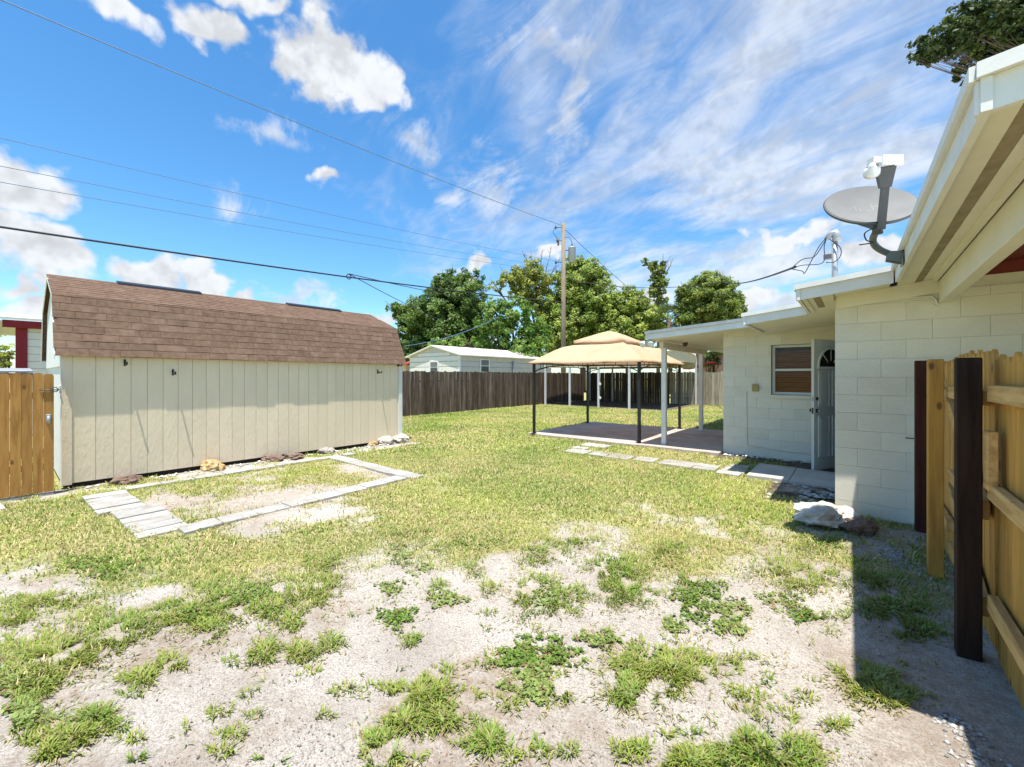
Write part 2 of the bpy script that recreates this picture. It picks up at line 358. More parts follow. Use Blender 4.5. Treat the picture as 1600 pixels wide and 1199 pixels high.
def to_px(x, y):
    yc = -ST * x + CT * y; xc = CT * x + ST * y
    ok = yc > .25; yy = np.where(ok, yc, .25)
    return 800 + FPX * xc / yy, HOR + FPX * HC / yy, ok
def height(x, y):
    return (fbm(x * 3.2 + 4, y * 3.2, 3) - .5) * .028 + (fbm(x * .9, y * .9, 3) - .5) * .035 * np.clip(np.hypot(x, y) / 3, .3, 1) + (fbm(x * 7, y * 7, 2) - .5) * .018
def ell(px, py, lst, soft=.35):
    v = np.zeros_like(px)
    for cx, cy, rx, ry in lst:
        v = np.maximum(v, np.clip((1.12 - np.hypot((px - cx) / rx, (py - cy) / ry)) / soft, 0, 1))
    return v
def solid(x, y, g=0.0):
    """places nothing grows: slabs, buildings"""
    r = np.zeros_like(x, bool)
    for x0, x1, y0, y1 in ((-11.75, -8.62, .5, 6.25), (-6.98, -2.1, 9.2, 12.75), (-2.2, 8, 9.4, 17), (-.22, 8, 6.2, 9.6), (-1.38, -.2, 7.45, 8.62), (-13.6, -6.75, 19.1, 24.2), (-8.00, -7.86, 1.1, 4.4), (-5.52, -5.32, 1.2, 4.0), (-7.8, -5.5, 4.02, 4.18), (-7.74, -6.74, .72, 1.02), (-6.66, -5.46, .89, 1.18)):
        r |= (x > x0 - g) & (x < x1 + g) & (y > y0 - g) & (y < y1 + g)
    return r
def cover(x, y):
    px, py, ok = to_px(x, y)
    py = np.where(ok, py, 1400.0); 
    base = np.interp(py, [600, 735, 770, 800, 835, 870, 930, 1000, 1100, 1400], [.98, .97, .88, .77, .64, .47, .31, .18, .08, .2])
    base = base + np.interp(px, [0, 330, 560], [.20, .16, 0]) * np.interp(py, [800, 850, 1060, 1130], [0, 1, 1, 0])
    base = base - np.interp(px, [60, 420, 520, 620], [.10, .26, .22, 0]) * np.interp(py, [770, 800, 830, 860], [0, 1, 1, 0])
    base = np.where((px > 1330) & (py > 830), np.interp(py, [830, 1000, 1060, 1200], [.50, .42, .25, .1]), base)
    bed = (x > -7.75) & (x < -5.6) & (y > 1.1) & (y < 4.05)
    base = np.where(bed, .49, base)
    base = np.where((x > -.95) & (y > 6.6) & (y < 9.6), .12, base); base = np.where((x > -2.3) & (y > 9.0) & (y < 9.6), .1, base)
    base = np.where((x < -8.0) & (x > -8.62) & (y > .3) & (y < 6.4), .48, base)
    # stretched along the mower's track
    n = fbm(x * 1.5 + 9, y * 1.5, 4); n2 = fbm(x * 5 + 3, y * 5 + 8, 3)
    v = base + (n - .5) * 1.05 + (n2 - .5) * .45
    lawn = np.clip((v - .32) / .40, 0, 1)
    lawn = np.maximum(lawn, np.interp(py, [830, 1000, 1100], [.07, .035, .008]) * (n2 > .45))
    lawn = lawn * np.where(py > 950, np.interp(px, [0, 330, 460], [1, .8, .25]), 1)
    return lawn, px, py

def build_ground():
    def axis(a, b, step, far):
        core = np.arange(a, b + 1e-6, step); ext = []; d = step
        c = b
        while c < far: d *= 1.6; c += d; ext.append(c)
        low = []; d = step; c = a
        while c > -far: d *= 1.6; c -= d; low.append(c)
        return np.array(low[::-1] + list(core) + ext)
    xs = axis(-14.0, 1.2, .07, 600); ys = axis(-.6, 24.6, .07, 600)
    X, Y = np.meshgrid(xs, ys, indexing='ij'); nx, ny = X.shape
    lawn, px, py = cover(X.ravel(), Y.ravel())
    x, y = X.ravel(), Y.ravel(); fade = (np.abs(x) < 40) & (np.abs(y) < 40)
    z = np.where(fade, height(x, y), 0)
    e = np.maximum(ell(px, py, GRASS, .5), ell(px, py, WEED, .5)) * (py < 1300)
    m = np.maximum(lawn, e * .38)
    halo = ell(px, py, [(a, b + 4, c * 1.5, d * 1.6) for a, b, c, d in GRASS + WEED + SPARSE], .7) * .55 * (py < 1300)
    dirt = np.maximum(halo * np.clip((fbm(x * 6, y * 6, 3) - .3) * 3, 0, 1), np.clip((fbm(x * 1.3 + 40, y * 1.3 + 7, 4) - .54) * 6, 0, .85))
    bed = (x > -7.75) & (x < -5.6) & (y > 1.1) & (y < 4.05)
    dirt = np.where(bed, np.maximum(dirt, .55), dirt); dirt = np.where((x > .02) & (y > 2) & (y < 6.3), np.maximum(dirt, .6), dirt)  # bed is bare dirt; fence-side ground toned darker to deepen the eave's shade
    dirt = np.maximum(dirt, ell(px, py, [(115, 1085, 55, 28), (330, 850, 60, 14), (90, 1130, 50, 20), (1150, 955, 50, 22), (60, 910, 60, 14)], .8) * .8)
    soil = ((x > -1.0) & (x < -.2) & (y > 6.5) & (y < 9.5)) * np.clip((fbm(x * 4, y * 4, 3) - .25) * 4, 0, 1)  # soil colour kept to the roof's shade zone, painting that shade darker
    soil = np.maximum(soil, ((x > -2.2) & (x < -.2) & (y > 8.9) & (y < 9.55)) * .9)
    soil = np.maximum(soil, ((x > -8.66) & (x < -8.4) & (y > .4) & (y < 6.3)) * .3)
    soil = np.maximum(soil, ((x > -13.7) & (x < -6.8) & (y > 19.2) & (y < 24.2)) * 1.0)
    far = 1 - (np.abs(x + 6.5) < 8) * (np.abs(y - 12) < 13)
    m = np.maximum(m, far * .9)
    i, j = np.meshgrid(np.arange(nx - 1), np.arange(ny - 1), indexing='ij'); a = (i * ny + j).ravel()
    q = np.stack([a, a + ny, a + ny + 1, a + 1], 1)
    me = bpy.data.meshes.new('ground'); me.vertices.add(len(x)); me.vertices.foreach_set('co', np.stack([x, y, z], 1).astype(np.float32).ravel())
    me.loops.add(q.size); me.loops.foreach_set('vertex_index', q.ravel().astype(np.int32)); me.polygons.add(len(q)); me.polygons.foreach_set('loop_start', np.arange(0, q.size, 4, dtype=np.int32)); me.polygons.foreach_set('loop_total', np.full(len(q), 4, np.int32))
    me.update(calc_edges=True); me.polygons.foreach_set('use_smooth', np.ones(len(q), bool))
    at = me.color_attributes.new('zone', 'FLOAT_COLOR', 'POINT'); at.data.foreach_set('color', np.stack([m, dirt, soil, np.ones_like(m)], 1).astype(np.float32).ravel())
    mt = bpy.data.materials.new('sandy_ground'); mt.use_nodes = True; N, L = mt.node_tree.nodes, mt.node_tree.links; P = N['Principled BSDF']; P.inputs['Roughness'].default_value = .95; P.inputs['Specular IOR Level'].default_value = .1
    ge = N.new('ShaderNodeNewGeometry'); av = N.new('ShaderNodeAttribute'); av.attribute_name = 'zone'; sp = N.new('ShaderNodeSeparateColor'); L.new(av.outputs['Color'], sp.inputs[0])
    def noi(s, d, r=.6):
        n = N.new('ShaderNodeTexNoise'); n.inputs['Scale'].default_value = s; n.inputs['Detail'].default_value = d; n.inputs['Roughness'].default_value = r; L.new(ge.outputs['Position'], n.inputs['Vector']); return n.outputs['Fac']
    def mr(v, a, b, c=0., d=1.):
        n = N.new('ShaderNodeMapRange'); L.new(v, n.inputs[0])
        for k, qv in enumerate((a, b, c, d)): n.inputs[k + 1].default_value = qv
        return n.outputs[0]
    def mix(f, a, b):
        n = N.new('ShaderNodeMix'); n.data_type = 'RGBA'; L.new(f, n.inputs[0])
        for k, v in ((6, a), (7, b)):
            if isinstance(v, tuple): n.inputs[k].default_value = (*v, 1)
            else: L.new(v, n.inputs[k])
        return n.outputs[2]
    def mul(a, b):
        n = N.new('ShaderNodeMath'); n.operation = 'MULTIPLY'; L.new(a, n.inputs[0])
        if isinstance(b, float): n.inputs[1].default_value = b
        else: L.new(b, n.inputs[1])
        return n.outputs[0]
    sand = mix(mr(noi(2.2, 6), .35, .68), (.61, .56, .49), (.47, .425, .37))
    sand = mix(mr(noi(1.1, 5), .50, .72, 0, .55), sand, (.30, .265, .225))
    sand = mix(mr(noi(9, 6, .7), .52, .70, 0, .45), sand, (.28, .24, .20))
    sand = mix(mr(noi(95, 4, .75), .47, .60, 0, .8), sand, (.20, .165, .13))
    sand = mix(mr(noi(34, 6, .75), .54, .66, 0, .65), sand, (.165, .13, .10))
    sand = mix(mr(noi(260, 2), .45, .70, 0, .6), sand, (.55, .49, .43))
    dirtc = mix(mr(noi(60, 4, .7), .35, .65), (.38, .295, .215), (.22, .165, .115))
    c = mix(mul(sp.outputs[1], mr(noi(14, 5), .3, .6)), sand, dirtc)
    thatch = mix(mr(noi(45, 5, .7), .35, .65), (.44, .38, .18), (.22, .20, .07))
    thatch = mix(mr(noi(3, 4), .35, .7), thatch, (.30, .31, .08))
    gm = N.new('ShaderNodeMath'); gm.operation = 'ADD'; L.new(sp.outputs[0], gm.inputs[0]); L.new(mr(noi(26, 4, .7), 0, 1, -.3, .3), gm.inputs[1])
    c = mix(mr(gm.outputs[0], .25, .85, 0, .92), c, thatch)
    c = mix(sp.outputs[2], c, mix(mr(noi(40, 4), .35, .65), (.06, .046, .034), (.13, .10, .075)))
    L.new(c, P.inputs['Base Color'])
    b = N.new('ShaderNodeBump'); b.inputs['Distance'].default_value = .022; L.new(noi(38, 7, .75), b.inputs['Height']); L.new(b.outputs[0], P.inputs['Normal'])
    me.materials.append(mt); o = bpy.data.objects.new('ground', me); _link(o, (0, 0, 0), None); tag(o, 'sandy back yard ground with patchy lawn', kind='structure')
build_ground()

# generic batch mesh with a per-vertex tint
def batch(name, V, faces_list, tint, m, parent=None, **k):
    """faces_list: list of int arrays (n,3) / (n,4)"""
    if parent is not None: V = V - np.array(WP[parent.name])
    me = bpy.data.meshes.new(name); me.vertices.add(len(V)); me.vertices.foreach_set('co', V.astype(np.float32).ravel())
    li = np.concatenate([f.ravel() for f in faces_list]).astype(np.int32); tot = np.concatenate([np.full(len(f), f.shape[1], np.int32) for f in faces_list])
    st = np.concatenate([[0], np.cumsum(tot)[:-1]]).astype(np.int32)
    me.loops.add(len(li)); me.loops.foreach_set('vertex_index', li); me.polygons.add(len(tot)); me.polygons.foreach_set('loop_start', st); me.polygons.foreach_set('loop_total', tot)
    me.update(calc_edges=True)
    at = me.color_attributes.new('tint', 'FLOAT_COLOR', 'POINT'); at.data.foreach_set('color', np.concatenate([tint, np.ones((len(tint), 1))], 1).astype(np.float32).ravel())
    me.materials.append(m); o = bpy.data.objects.new(name, me); _link(o, (0, 0, 0) if parent is None else WP[parent.name], parent); return tag(o, **k)

MG = attr_mat('grass_blade', .55, .30); ML = attr_mat('tree_leaf', .5, .45, .3); MD = attr_mat('litter', .9, 0)
GREEN = np.array((.165, .260, .042)); YEL = np.array((.42, .475, .090)); STRAW = np.array((.58, .49, .23)); DEEP = np.array((.055, .115, .022)); SAGE = np.array((.20, .255, .068))
def blade_geo(x, y, length, width, head, lean, z=None):
    """bent blade: 5 vertices, a quad and a triangle"""
    n = len(x); z = height(x, y) if z is None else z
    hx, hy = np.cos(head), np.sin(head); sx, sy = -hy, hx
    up1 = np.cos(lean * .6) * length * .55; o1 = np.sin(lean * .6) * length * .55
    up2 = up1 + np.cos(np.minimum(lean * 1.5, 1.9)) * length * .45; o2 = o1 + np.sin(np.minimum(lean * 1.5, 1.9)) * length * .45
    b = np.stack([x, y, z - .004], 1); S = np.stack([sx, sy, 0 * sx], 1) * width[:, None] / 2; Hd = np.stack([hx, hy, 0 * hx], 1); Z = np.array((0, 0, 1.0))
    m1 = b + Hd * o1[:, None] + Z * up1[:, None]; t = b + Hd * o2[:, None] + Z * np.maximum(up2, .004)[:, None]
    V = np.stack([b - S, b + S, m1 + S * .85, m1 - S * .85, t], 1).reshape(-1, 3)
    k = np.arange(n) * 5
    return V, np.stack([k, k + 1, k + 2, k + 3], 1), np.stack([k + 3, k + 2, k + 4], 1)
def make_lawn():
    Vs, Q, T, C = [], [], [], []; off = 0
    def add(x, y, L, w, head, lean, col):
        nonlocal off
        V, q, t = blade_geo(x, y, L, w, head, lean); Vs.append(V); Q.append(q + off); T.append(t + off); off += len(V)
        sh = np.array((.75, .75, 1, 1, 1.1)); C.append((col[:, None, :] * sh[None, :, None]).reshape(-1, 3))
    def tint(n, x, y, g):
        f = np.clip(fbm(x * .8 + 5, y * .8 + 2, 3) * 1.6 - .45 + (rng.random(n) - .5) * .8, 0, 1)[:, None]
        c = GREEN * (1 - f) + YEL * f
        s = (rng.random(n) < g * np.clip(fbm(x * .7 + 50, y * .7, 3) * 2.2 - .5, .05, 1))[:, None]
        c = np.where(s, STRAW * (0.7 + .5 * rng.random((n, 1))), c)
        return c * (0.8 + .4 * rng.random((n, 1)))
    for r0, r1, dens, w0, L0 in ((1.2, 4.6, 4200, .0055, .060), (4.6, 9.0, 2600, .0085, .062), (9.0, 28, 900, .016, .075)):
        N_ = int(dens * 14.8 * 25.5); 
        x = rng.uniform(-13.7, 1.1, N_); y = rng.uniform(-1.2, 24.3, N_); r = np.hypot(x, y); k = (r > r0) & (r < r1); x, y = x[k], y[k]
        px = 800 + FPX * (CT * x + ST * y) / np.maximum(-ST * x + CT * y, .2); k = ((-ST * x + CT * y) > .3) & (px > -150) & (px < 1750) & ~solid(x, y); x, y = x[k], y[k]
        lawn, px, py = cover(x, y); k = rng.random(len(x)) < lawn ** 1.3 * .95; x, y = x[k], y[k]; n = len(x)
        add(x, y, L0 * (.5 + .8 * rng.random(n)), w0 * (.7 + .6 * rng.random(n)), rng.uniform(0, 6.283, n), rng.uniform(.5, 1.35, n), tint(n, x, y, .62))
    # ragged tufts in the sand, thinning outwards into runners and dead blades
    rt = np.random.default_rng(11); small = []
    for k in range(230):
        u, v = rt.uniform(0, 1330), 820 + 370 * rt.random() ** 1.5; q = (v - HOR) / 300
        small.append((u, v, rt.uniform(5, 15) * q, rt.uniform(3, 7) * q))
    global SMALL; SMALL = small
    spread = [(a, b, c * 1.3, d * 1.35) for a, b, c, d in GRASS]; ring = [(a, b + d * .2, c * 1.9, d * 1.9) for a, b, c, d in GRASS + WEED]
    for lst, dn, sc in ((GRASS, 5.0, 1.0), (spread, 15.0, .85), (small, 11.0, .75), (ring, 42.0, .7), (SPARSE, 13.0, .8)):
        for cx, cy, rx, ry in lst:
            n = int(math.pi * rx * ry / dn); a = rng.uniform(0, 6.283, n); rr = rng.random(n) ** .6 * (.95 + .28 * np.sin(a * 3 + cx) + .18 * np.sin(a * 7 + cy))
            u, v = cx + rx * rr * np.cos(a), cy + ry * rr * np.sin(a)
            t = HC * FPX / (v - HOR); xc = (u - 800) / FPX; x = (xc * CT - ST) * t; y = (xc * ST + CT) * t
            k = ~solid(x, y) & (fbm(x * 11, y * 11, 2) > .40); x, y, rr, n = x[k], y[k], rr[k], int(k.sum())
            if n == 0: continue
            c0 = gp(cx, cy); head = np.arctan2(y - c0.y, x - c0.x) + rng.normal(0, .9, n)
            dark = rng.random((n, 1)); bias = rng.random()
            col = (GREEN * .75 + YEL * .25) * (1 - dark) + (YEL * .85 if bias > .3 else GREEN * 1.3) * dark
            col = np.where(rng.random((n, 1)) < (.75 if lst is ring else .35 if lst is spread else .14), STRAW * .72, col) * (.7 + .5 * rng.random((n, 1)))
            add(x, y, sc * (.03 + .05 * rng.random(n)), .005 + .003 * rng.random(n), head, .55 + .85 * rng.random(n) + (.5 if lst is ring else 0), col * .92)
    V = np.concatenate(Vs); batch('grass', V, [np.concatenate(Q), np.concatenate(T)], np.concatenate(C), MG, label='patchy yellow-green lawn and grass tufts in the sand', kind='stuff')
make_lawn()
def make_weeds():
    V, Q, C = [], [], []; off = 0
    for li, (cx, cy, rx, ry) in enumerate([(a, b, c * 1.15, d * 1.15) for a, b, c, d in WEED] + [(a + 5, b - 2, c * .7, d * .7) for a, b, c, d in GRASS[::3] if b > 840]):
        n = int(math.pi * rx * ry / 3.0); a = rng.uniform(0, 6.283, n); rr = rng.random(n) ** .62 * (1.0 + .25 * np.sin(a * 3 + cx) + .18 * np.sin(a * 7 + cy))
        u, v = cx + rx * rr * np.cos(a), cy + ry * rr * np.sin(a); t = HC * FPX / (v - HOR); xc = (u - 800) / FPX; x = (xc * CT - ST) * t; y = (xc * ST + CT) * t
        k = fbm(x * 14 + 5, y * 14, 2) + .25 * (rng.random(n) - .5) > .40; x, y, n = x[k], y[k], int(k.sum())
        z = height(x, y) + .005 + .018 * rng.random(n); s = .006 + .008 * rng.random(n); h = rng.uniform(0, 6.283, n); tl = rng.normal(0, .45, n)
        d = np.stack([np.cos(h) * np.cos(tl), np.sin(h) * np.cos(tl), np.sin(tl)], 1); w = np.stack([-np.sin(h), np.cos(h), rng.normal(0, .3, n)], 1)
        p = np.stack([x, y, z], 1); s = s[:, None]
        V.append(np.stack([p - d * s, p - d * s * .2 + w * s * .75, p + d * s * .6 + w * s * .45, p + d * s, p + d * s * .6 - w * s * .45, p - d * s * .2 - w * s * .75], 1).reshape(-1, 3))
        kx = np.arange(n) * 6 + off; Q.append(np.stack([kx + i for i in range(6)], 1)); off += n * 6
        c = (SAGE * 1.15 if li % 3 else GREEN * .9) * (.6 + .7 * rng.random((n, 1))); c = np.where(rng.random((n, 1)) < .06, np.array((.30, .16, .10)), c); C.append(np.repeat(c, 6, 0))
    # taller leafy stems by the near edge
    for cx, cy in ((1165, 1120), (1205, 1105), (1225, 1130), (1180, 1150), (1250, 1150), (1140, 1165), (1215, 1165), (1275, 1180), (1160, 1185)):
        b = gp(cx, min(cy + 45, 1260)); hd = rng.uniform(0, 6.28); hh = rng.uniform(.10, .2)
        for i in range(16):
            f = (i + 1) / 16; p = np.array((b.x + math.cos(hd) * .06 * f * f, b.y + math.sin(hd) * .06 * f * f, hh * f)); h = i * 2.4 + rng.uniform(0, .6); s = .022 * (1.15 - f * .6); tl = .5 + .3 * rng.random()
            d = np.array((math.cos(h) * math.cos(tl), math.sin(h) * math.cos(tl), math.sin(tl))); w = np.array((-math.sin(h), math.cos(h), 0.)) * s * .22
            V.append(np.stack([p, p + d * s * .5 + w, p + d * s * .8 + w * .8, p + d * s * 1.5, p + d * s * .8 - w * .8, p + d * s * .5 - w])); Q.append(np.arange(6)[None] + off); off += 6
            C.append(np.repeat((GREEN * .5 + SAGE * .4)[None] * (.7 + .5 * rng.random()), 6, 0))
    batch('weeds', np.concatenate(V), [np.concatenate(Q)], np.concatenate(C), MG, label='low broadleaf weeds creeping over the pale sand', kind='stuff')
make_weeds()
def make_litter():
    n = 26000; px = rng.uniform(-20, 1600, n); py = rng.uniform(830, 1260, n); t = HC * FPX / (py - HOR); xc = (px - 800) / FPX; x = (xc * CT - ST) * t; y = (xc * ST + CT) * t
    k = (fbm(x * 2.4, y * 2.4, 3) > .30 + .28 * rng.random(n)) & ~solid(x, y) & (x < .55); x, y = x[k], y[k]; n = len(x)
    s = (.0025 + .0075 * rng.random(n) ** 4)[:, None]; h = rng.uniform(0, 6.283, n); asp = (.10 + .45 * rng.random(n) ** 2)[:, None]
    d = np.stack([np.cos(h), np.sin(h), rng.normal(0, .15, n)], 1); w = np.stack([-np.sin(h), np.cos(h), rng.normal(0, .2, n)], 1) * asp; p = np.stack([x, y, height(x, y) + .006], 1)
    V = np.stack([p - d * s, p + w * s, p + d * s, p - w * s], 1).reshape(-1, 3); kx = np.arange(n) * 4
    c = np.array((.21, .165, .13)) * (.5 + 1.1 * rng.random((n, 1))); c = np.where(rng.random((n, 1)) < .015, np.array((.30, .10, .05)), c)
    batch('leaf_litter', V, [np.stack([kx, kx + 1, kx + 2, kx + 3], 1)], np.repeat(c, 4, 0), MD, label='specks of dry leaf and twig on the sand', kind='stuff')
make_litter()
def gravel(name, spots, label, tintf):
    """small stones: squashed octahedra"""
    V, F, C = [], [], []; off = 0
    base = np.array(((1, 0, 0), (0, 1, 0), (-1, 0, 0), (0, -1, 0), (0, 0, 1), (0, 0, -1), (.7, .7, .35), (-.7, .7, .35), (-.7, -.7, .35), (.7, -.7, .35)), float)
    tri = np.array(((0, 6, 4), (6, 1, 4), (1, 7, 4), (7, 2, 4), (2, 8, 4), (8, 3, 4), (3, 9, 4), (9, 0, 4), (0, 1, 6), (1, 2, 7), (2, 3, 8), (3, 0, 9)))
    for x, y, s in spots:
        a = rng.uniform(0, 6.28); R = np.array(((math.cos(a), -math.sin(a), 0), (math.sin(a), math.cos(a), 0), (0, 0, 1)))
        v = (base * (1 + rng.normal(0, .13, base.shape)) * np.array((1.15, .85, .6)) * s) @ R.T + np.array((x, y, float(height(np.array([x]), np.array([y]))[0]) + s * .25))
        V.append(v); F.append(tri + off); off += len(v); C.append(np.repeat(tintf()[None], len(v), 0))
    return batch(name, np.concatenate(V), [np.concatenate(F)], np.concatenate(C), MD, label=label, kind='stuff')
sp = []
for k in range(2600):                               # strip of gravel inside the right-hand fence
    f = rng.random(); y = 2.2 + 3.9 * f; x = .33 + rng.normal(0, .06) + .05 * math.sin(y * 3) - .10 * max(0, (y - 4.2)) 
    if fbm(np.array([x * 3.]), np.array([y * 2.]), 2)[0] > .40 and (y > 2.75 or rng.random() < .35): sp.append((x, y, rng.uniform(.004, .013)))
gravel('gravel', sp, 'pale gravel strewn along the foot of the new pine fence', lambda: np.array((.42, .40, .37)) * rng.uniform(.4, 1.15))
sp = [(-2.05 + 1.5 * (i + rng.uniform(-.3, .3)) / 24, 9.36 + rng.normal(0, .05), rng.uniform(.02, .05)) for i in range(24)]
gravel('wall_pebbles', sp, 'row of pale pebbles along the foot of the window wall', lambda: np.array((.62, .60, .56)) * rng.uniform(.7, 1.05))
sp = [(rng.uniform(-.62, -.24), rng.uniform(6.35, 7.4), rng.uniform(.025, .055)) for i in range(46)] + [(rng.uniform(-1.0, -.5), 7.34 + rng.normal(0, .05), rng.uniform(.02, .045)) for i in range(9)] + [(-1.44 + rng.normal(0, .04), rng.uniform(7.6, 8.6), rng.uniform(.02, .04)) for i in range(8)] + [(-.85 + rng.normal(0, .06), 6.45 + rng.normal(0, .1), .04) for i in range(3)]
gravel('corner_pebbles', sp, 'grey river pebbles heaped between door slab and house corner', lambda: np.array((.42, .41, .38)) * rng.uniform(.5, 1.2))
sp = [(-8.50 + rng.normal(0, .07), rng.uniform(.6, 6.3), rng.uniform(.012, .04)) for i in range(170)]
gravel('shed_pebbles', sp, 'white stone chips scattered along the foot of the shed', lambda: np.array((.66, .62, .56)) * rng.uniform(.5, 1.05))

# ------------------------------------------------------------------ house
GR = 'block_wall'
house = empty('house', (1.5, 9.0, 0), label='pale painted concrete block house with low sloping roofs and covered patio on the right', cat='house')
def zB(x): return 2.645 + .105 * (x + .55)          # lower roof: top surface
def zA(x): return 2.565 + .065 * (x + 3.55)         # patio and main roof
def block_course(wall, axis, fixed, a0, a1, face, z0, z1, opening=None, bl=.407, bh=.205, zb=-.05):
    """painted blocks, one mesh each, on a wall face. axis 'x': wall runs along X at Y=fixed; face = outward sign"""
    k = 0; z = zb
    while z < z1:
        lo, hi = max(z, z0), min(z + bh, z1)
        if hi - lo > .02:
            a = a0 - (bl / 2 if k % 2 else 0) 
            while a < a1:
                segs = [(max(a, a0), min(a + bl, a1))]
                if opening and lo < opening[3] - .01 and hi > opening[2] + .01:
                    ns = []
                    for s0, s1 in segs:
                        if s1 <= opening[0] or s0 >= opening[1]: ns.append((s0, s1))
                        else:
                            if s0 < opening[0]: ns.append((s0, opening[0]))
                            if s1 > opening[1]: ns.append((opening[1], s1))
                    segs = ns
                for s0, s1 in segs:
                    if s1 - s0 < .03: continue
                    g = .0007; th = .012 + .0012 * random.random()
                    if axis == 'x':
                        y0, y1 = sorted((fixed, fixed + face * th)); box('block', (s0 + g, y0, lo + g), (s1 - g, y1, hi - g), M['block'], wall, bev=.0016)
                    else:
                        x0, x1 = sorted((fixed, fixed + face * th)); box('block', (x0, s0 + g, lo + g), (x1, s1 - g, hi - g), M['block'], wall, bev=.0016)
                a += bl
        z += bh; k += 1
# near gable wall (faces the yard), door wall, window wall, patio side wall
w = box('front_wall', (-.19, 6.235, -.1), (7.0, 6.42, 2.52), M['mortar'], house, bev=0)
block_course(w, 'x', 6.235, -.205, 2.6, -1, 0, 2.50)
w = box('side_wall', (-.19, 6.42, -.1), (-.02, 8.42, 2.5), M['mortar'], house, bev=0)
block_course(w, 'y', -.19, 6.225, 8.42, -1, 0, 2.45)
box('door_lintel', (-.2, 8.42, 2.26), (-.02, 9.5, 2.5), M['mortar'], house, bev=0)
box('door_jamb', (-.21, 8.40, 0), (-.015, 8.445, 2.26), M['trim'], house); box('door_jamb', (-.21, 9.40, 0), (-.015, 9.445, 2.26), M['trim'], house)
OP = (-1.30, -.34, 1.24, 2.205)
w = box('window_wall', (-2.135, 9.515, -.1), (OP[0], 9.70, 2.62), M['mortar'], house, bev=0)
block_course(w, 'x', 9.515, -2.15, -.2, -1, 0, 2.58, OP)
box('window_wall', (OP[1], 9.515, -.1), (-.0, 9.70, 2.62), M['mortar'], house, bev=0)
box('window_wall', (OP[0], 9.515, -.1), (OP[1], 9.70, OP[2]), M['mortar'], house, bev=0); box('window_wall', (OP[0], 9.515, OP[3]), (OP[1], 9.70, 2.62), M['mortar'], house, bev=0)
w = box('patio_wall', (-2.135, 9.70, -.1), (-1.95, 16, 2.62), M['mortar'], house, bev=0)
block_course(w, 'y', -2.135, 9.503, 13.2, -1, 0, 2.5)
box('rear_wall', (-1.95, 15.8, -.1), (7, 16, 2.62), M['block'], house, bev=0); box('far_wall', (6.8, 6.42, -.1), (7, 15.8, 2.62), M['block'], house, bev=0)
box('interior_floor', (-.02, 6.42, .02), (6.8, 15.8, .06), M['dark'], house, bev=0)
# window
win = box('window', (OP[0] + .005, 9.60, OP[2] + .005), (OP[0] + .055, 9.655, OP[3] - .005), M['white'], house)
for lo, hi in (((OP[1] - .055, 9.60, OP[2] + .005), (OP[1] - .005, 9.655, OP[3] - .005)), ((OP[0] + .055, 9.60, OP[3] - .05), (OP[1] - .055, 9.655, OP[3] - .005)), ((OP[0] + .055, 9.60, OP[2] + .005), (OP[1] - .055, 9.655, OP[2] + .05)), ((OP[0] + .055, 9.59, 1.70), (OP[1] - .055, 9.65, 1.742))):
    box('window_frame', lo, hi, M['white'], win)
box('window_pane', (OP[0] + .055, 9.628, OP[2] + .05), (OP[1] - .055, 9.632, 1.70), M['glass'], win, bev=0); box('window_pane', (OP[0] + .055, 9.622, 1.742), (OP[1] - .055, 9.626, OP[3] - .05), M['glass'], win, bev=0)
box('window_sill', (OP[0] - .03, 9.465, 1.165), (OP[1] + .03, 9.60, OP[2] - .002), M['block'], house, bev=.006)
box('blind_backing', (OP[0], 9.69, OP[2]), (OP[1], 9.695, OP[3]), M['dark'], win, bev=0)
k = 0; z = OP[2] + .07
while z < OP[3] - .10:
    if not (z > 2.02): box('blind_slat', (OP[0] + .06, 9.648, z - .004), (OP[1] - .06, 9.69, z + .0), M['blind'], win, bev=0, rot=(math.radians(60), 0, 0))
    else: box('blind_slat', (OP[0] + .06, 9.648, z - .004), (OP[1] - .06, 9.69, z), M['blind'], win, bev=0, rot=(math.radians(60), 0, 0))
    z += .048
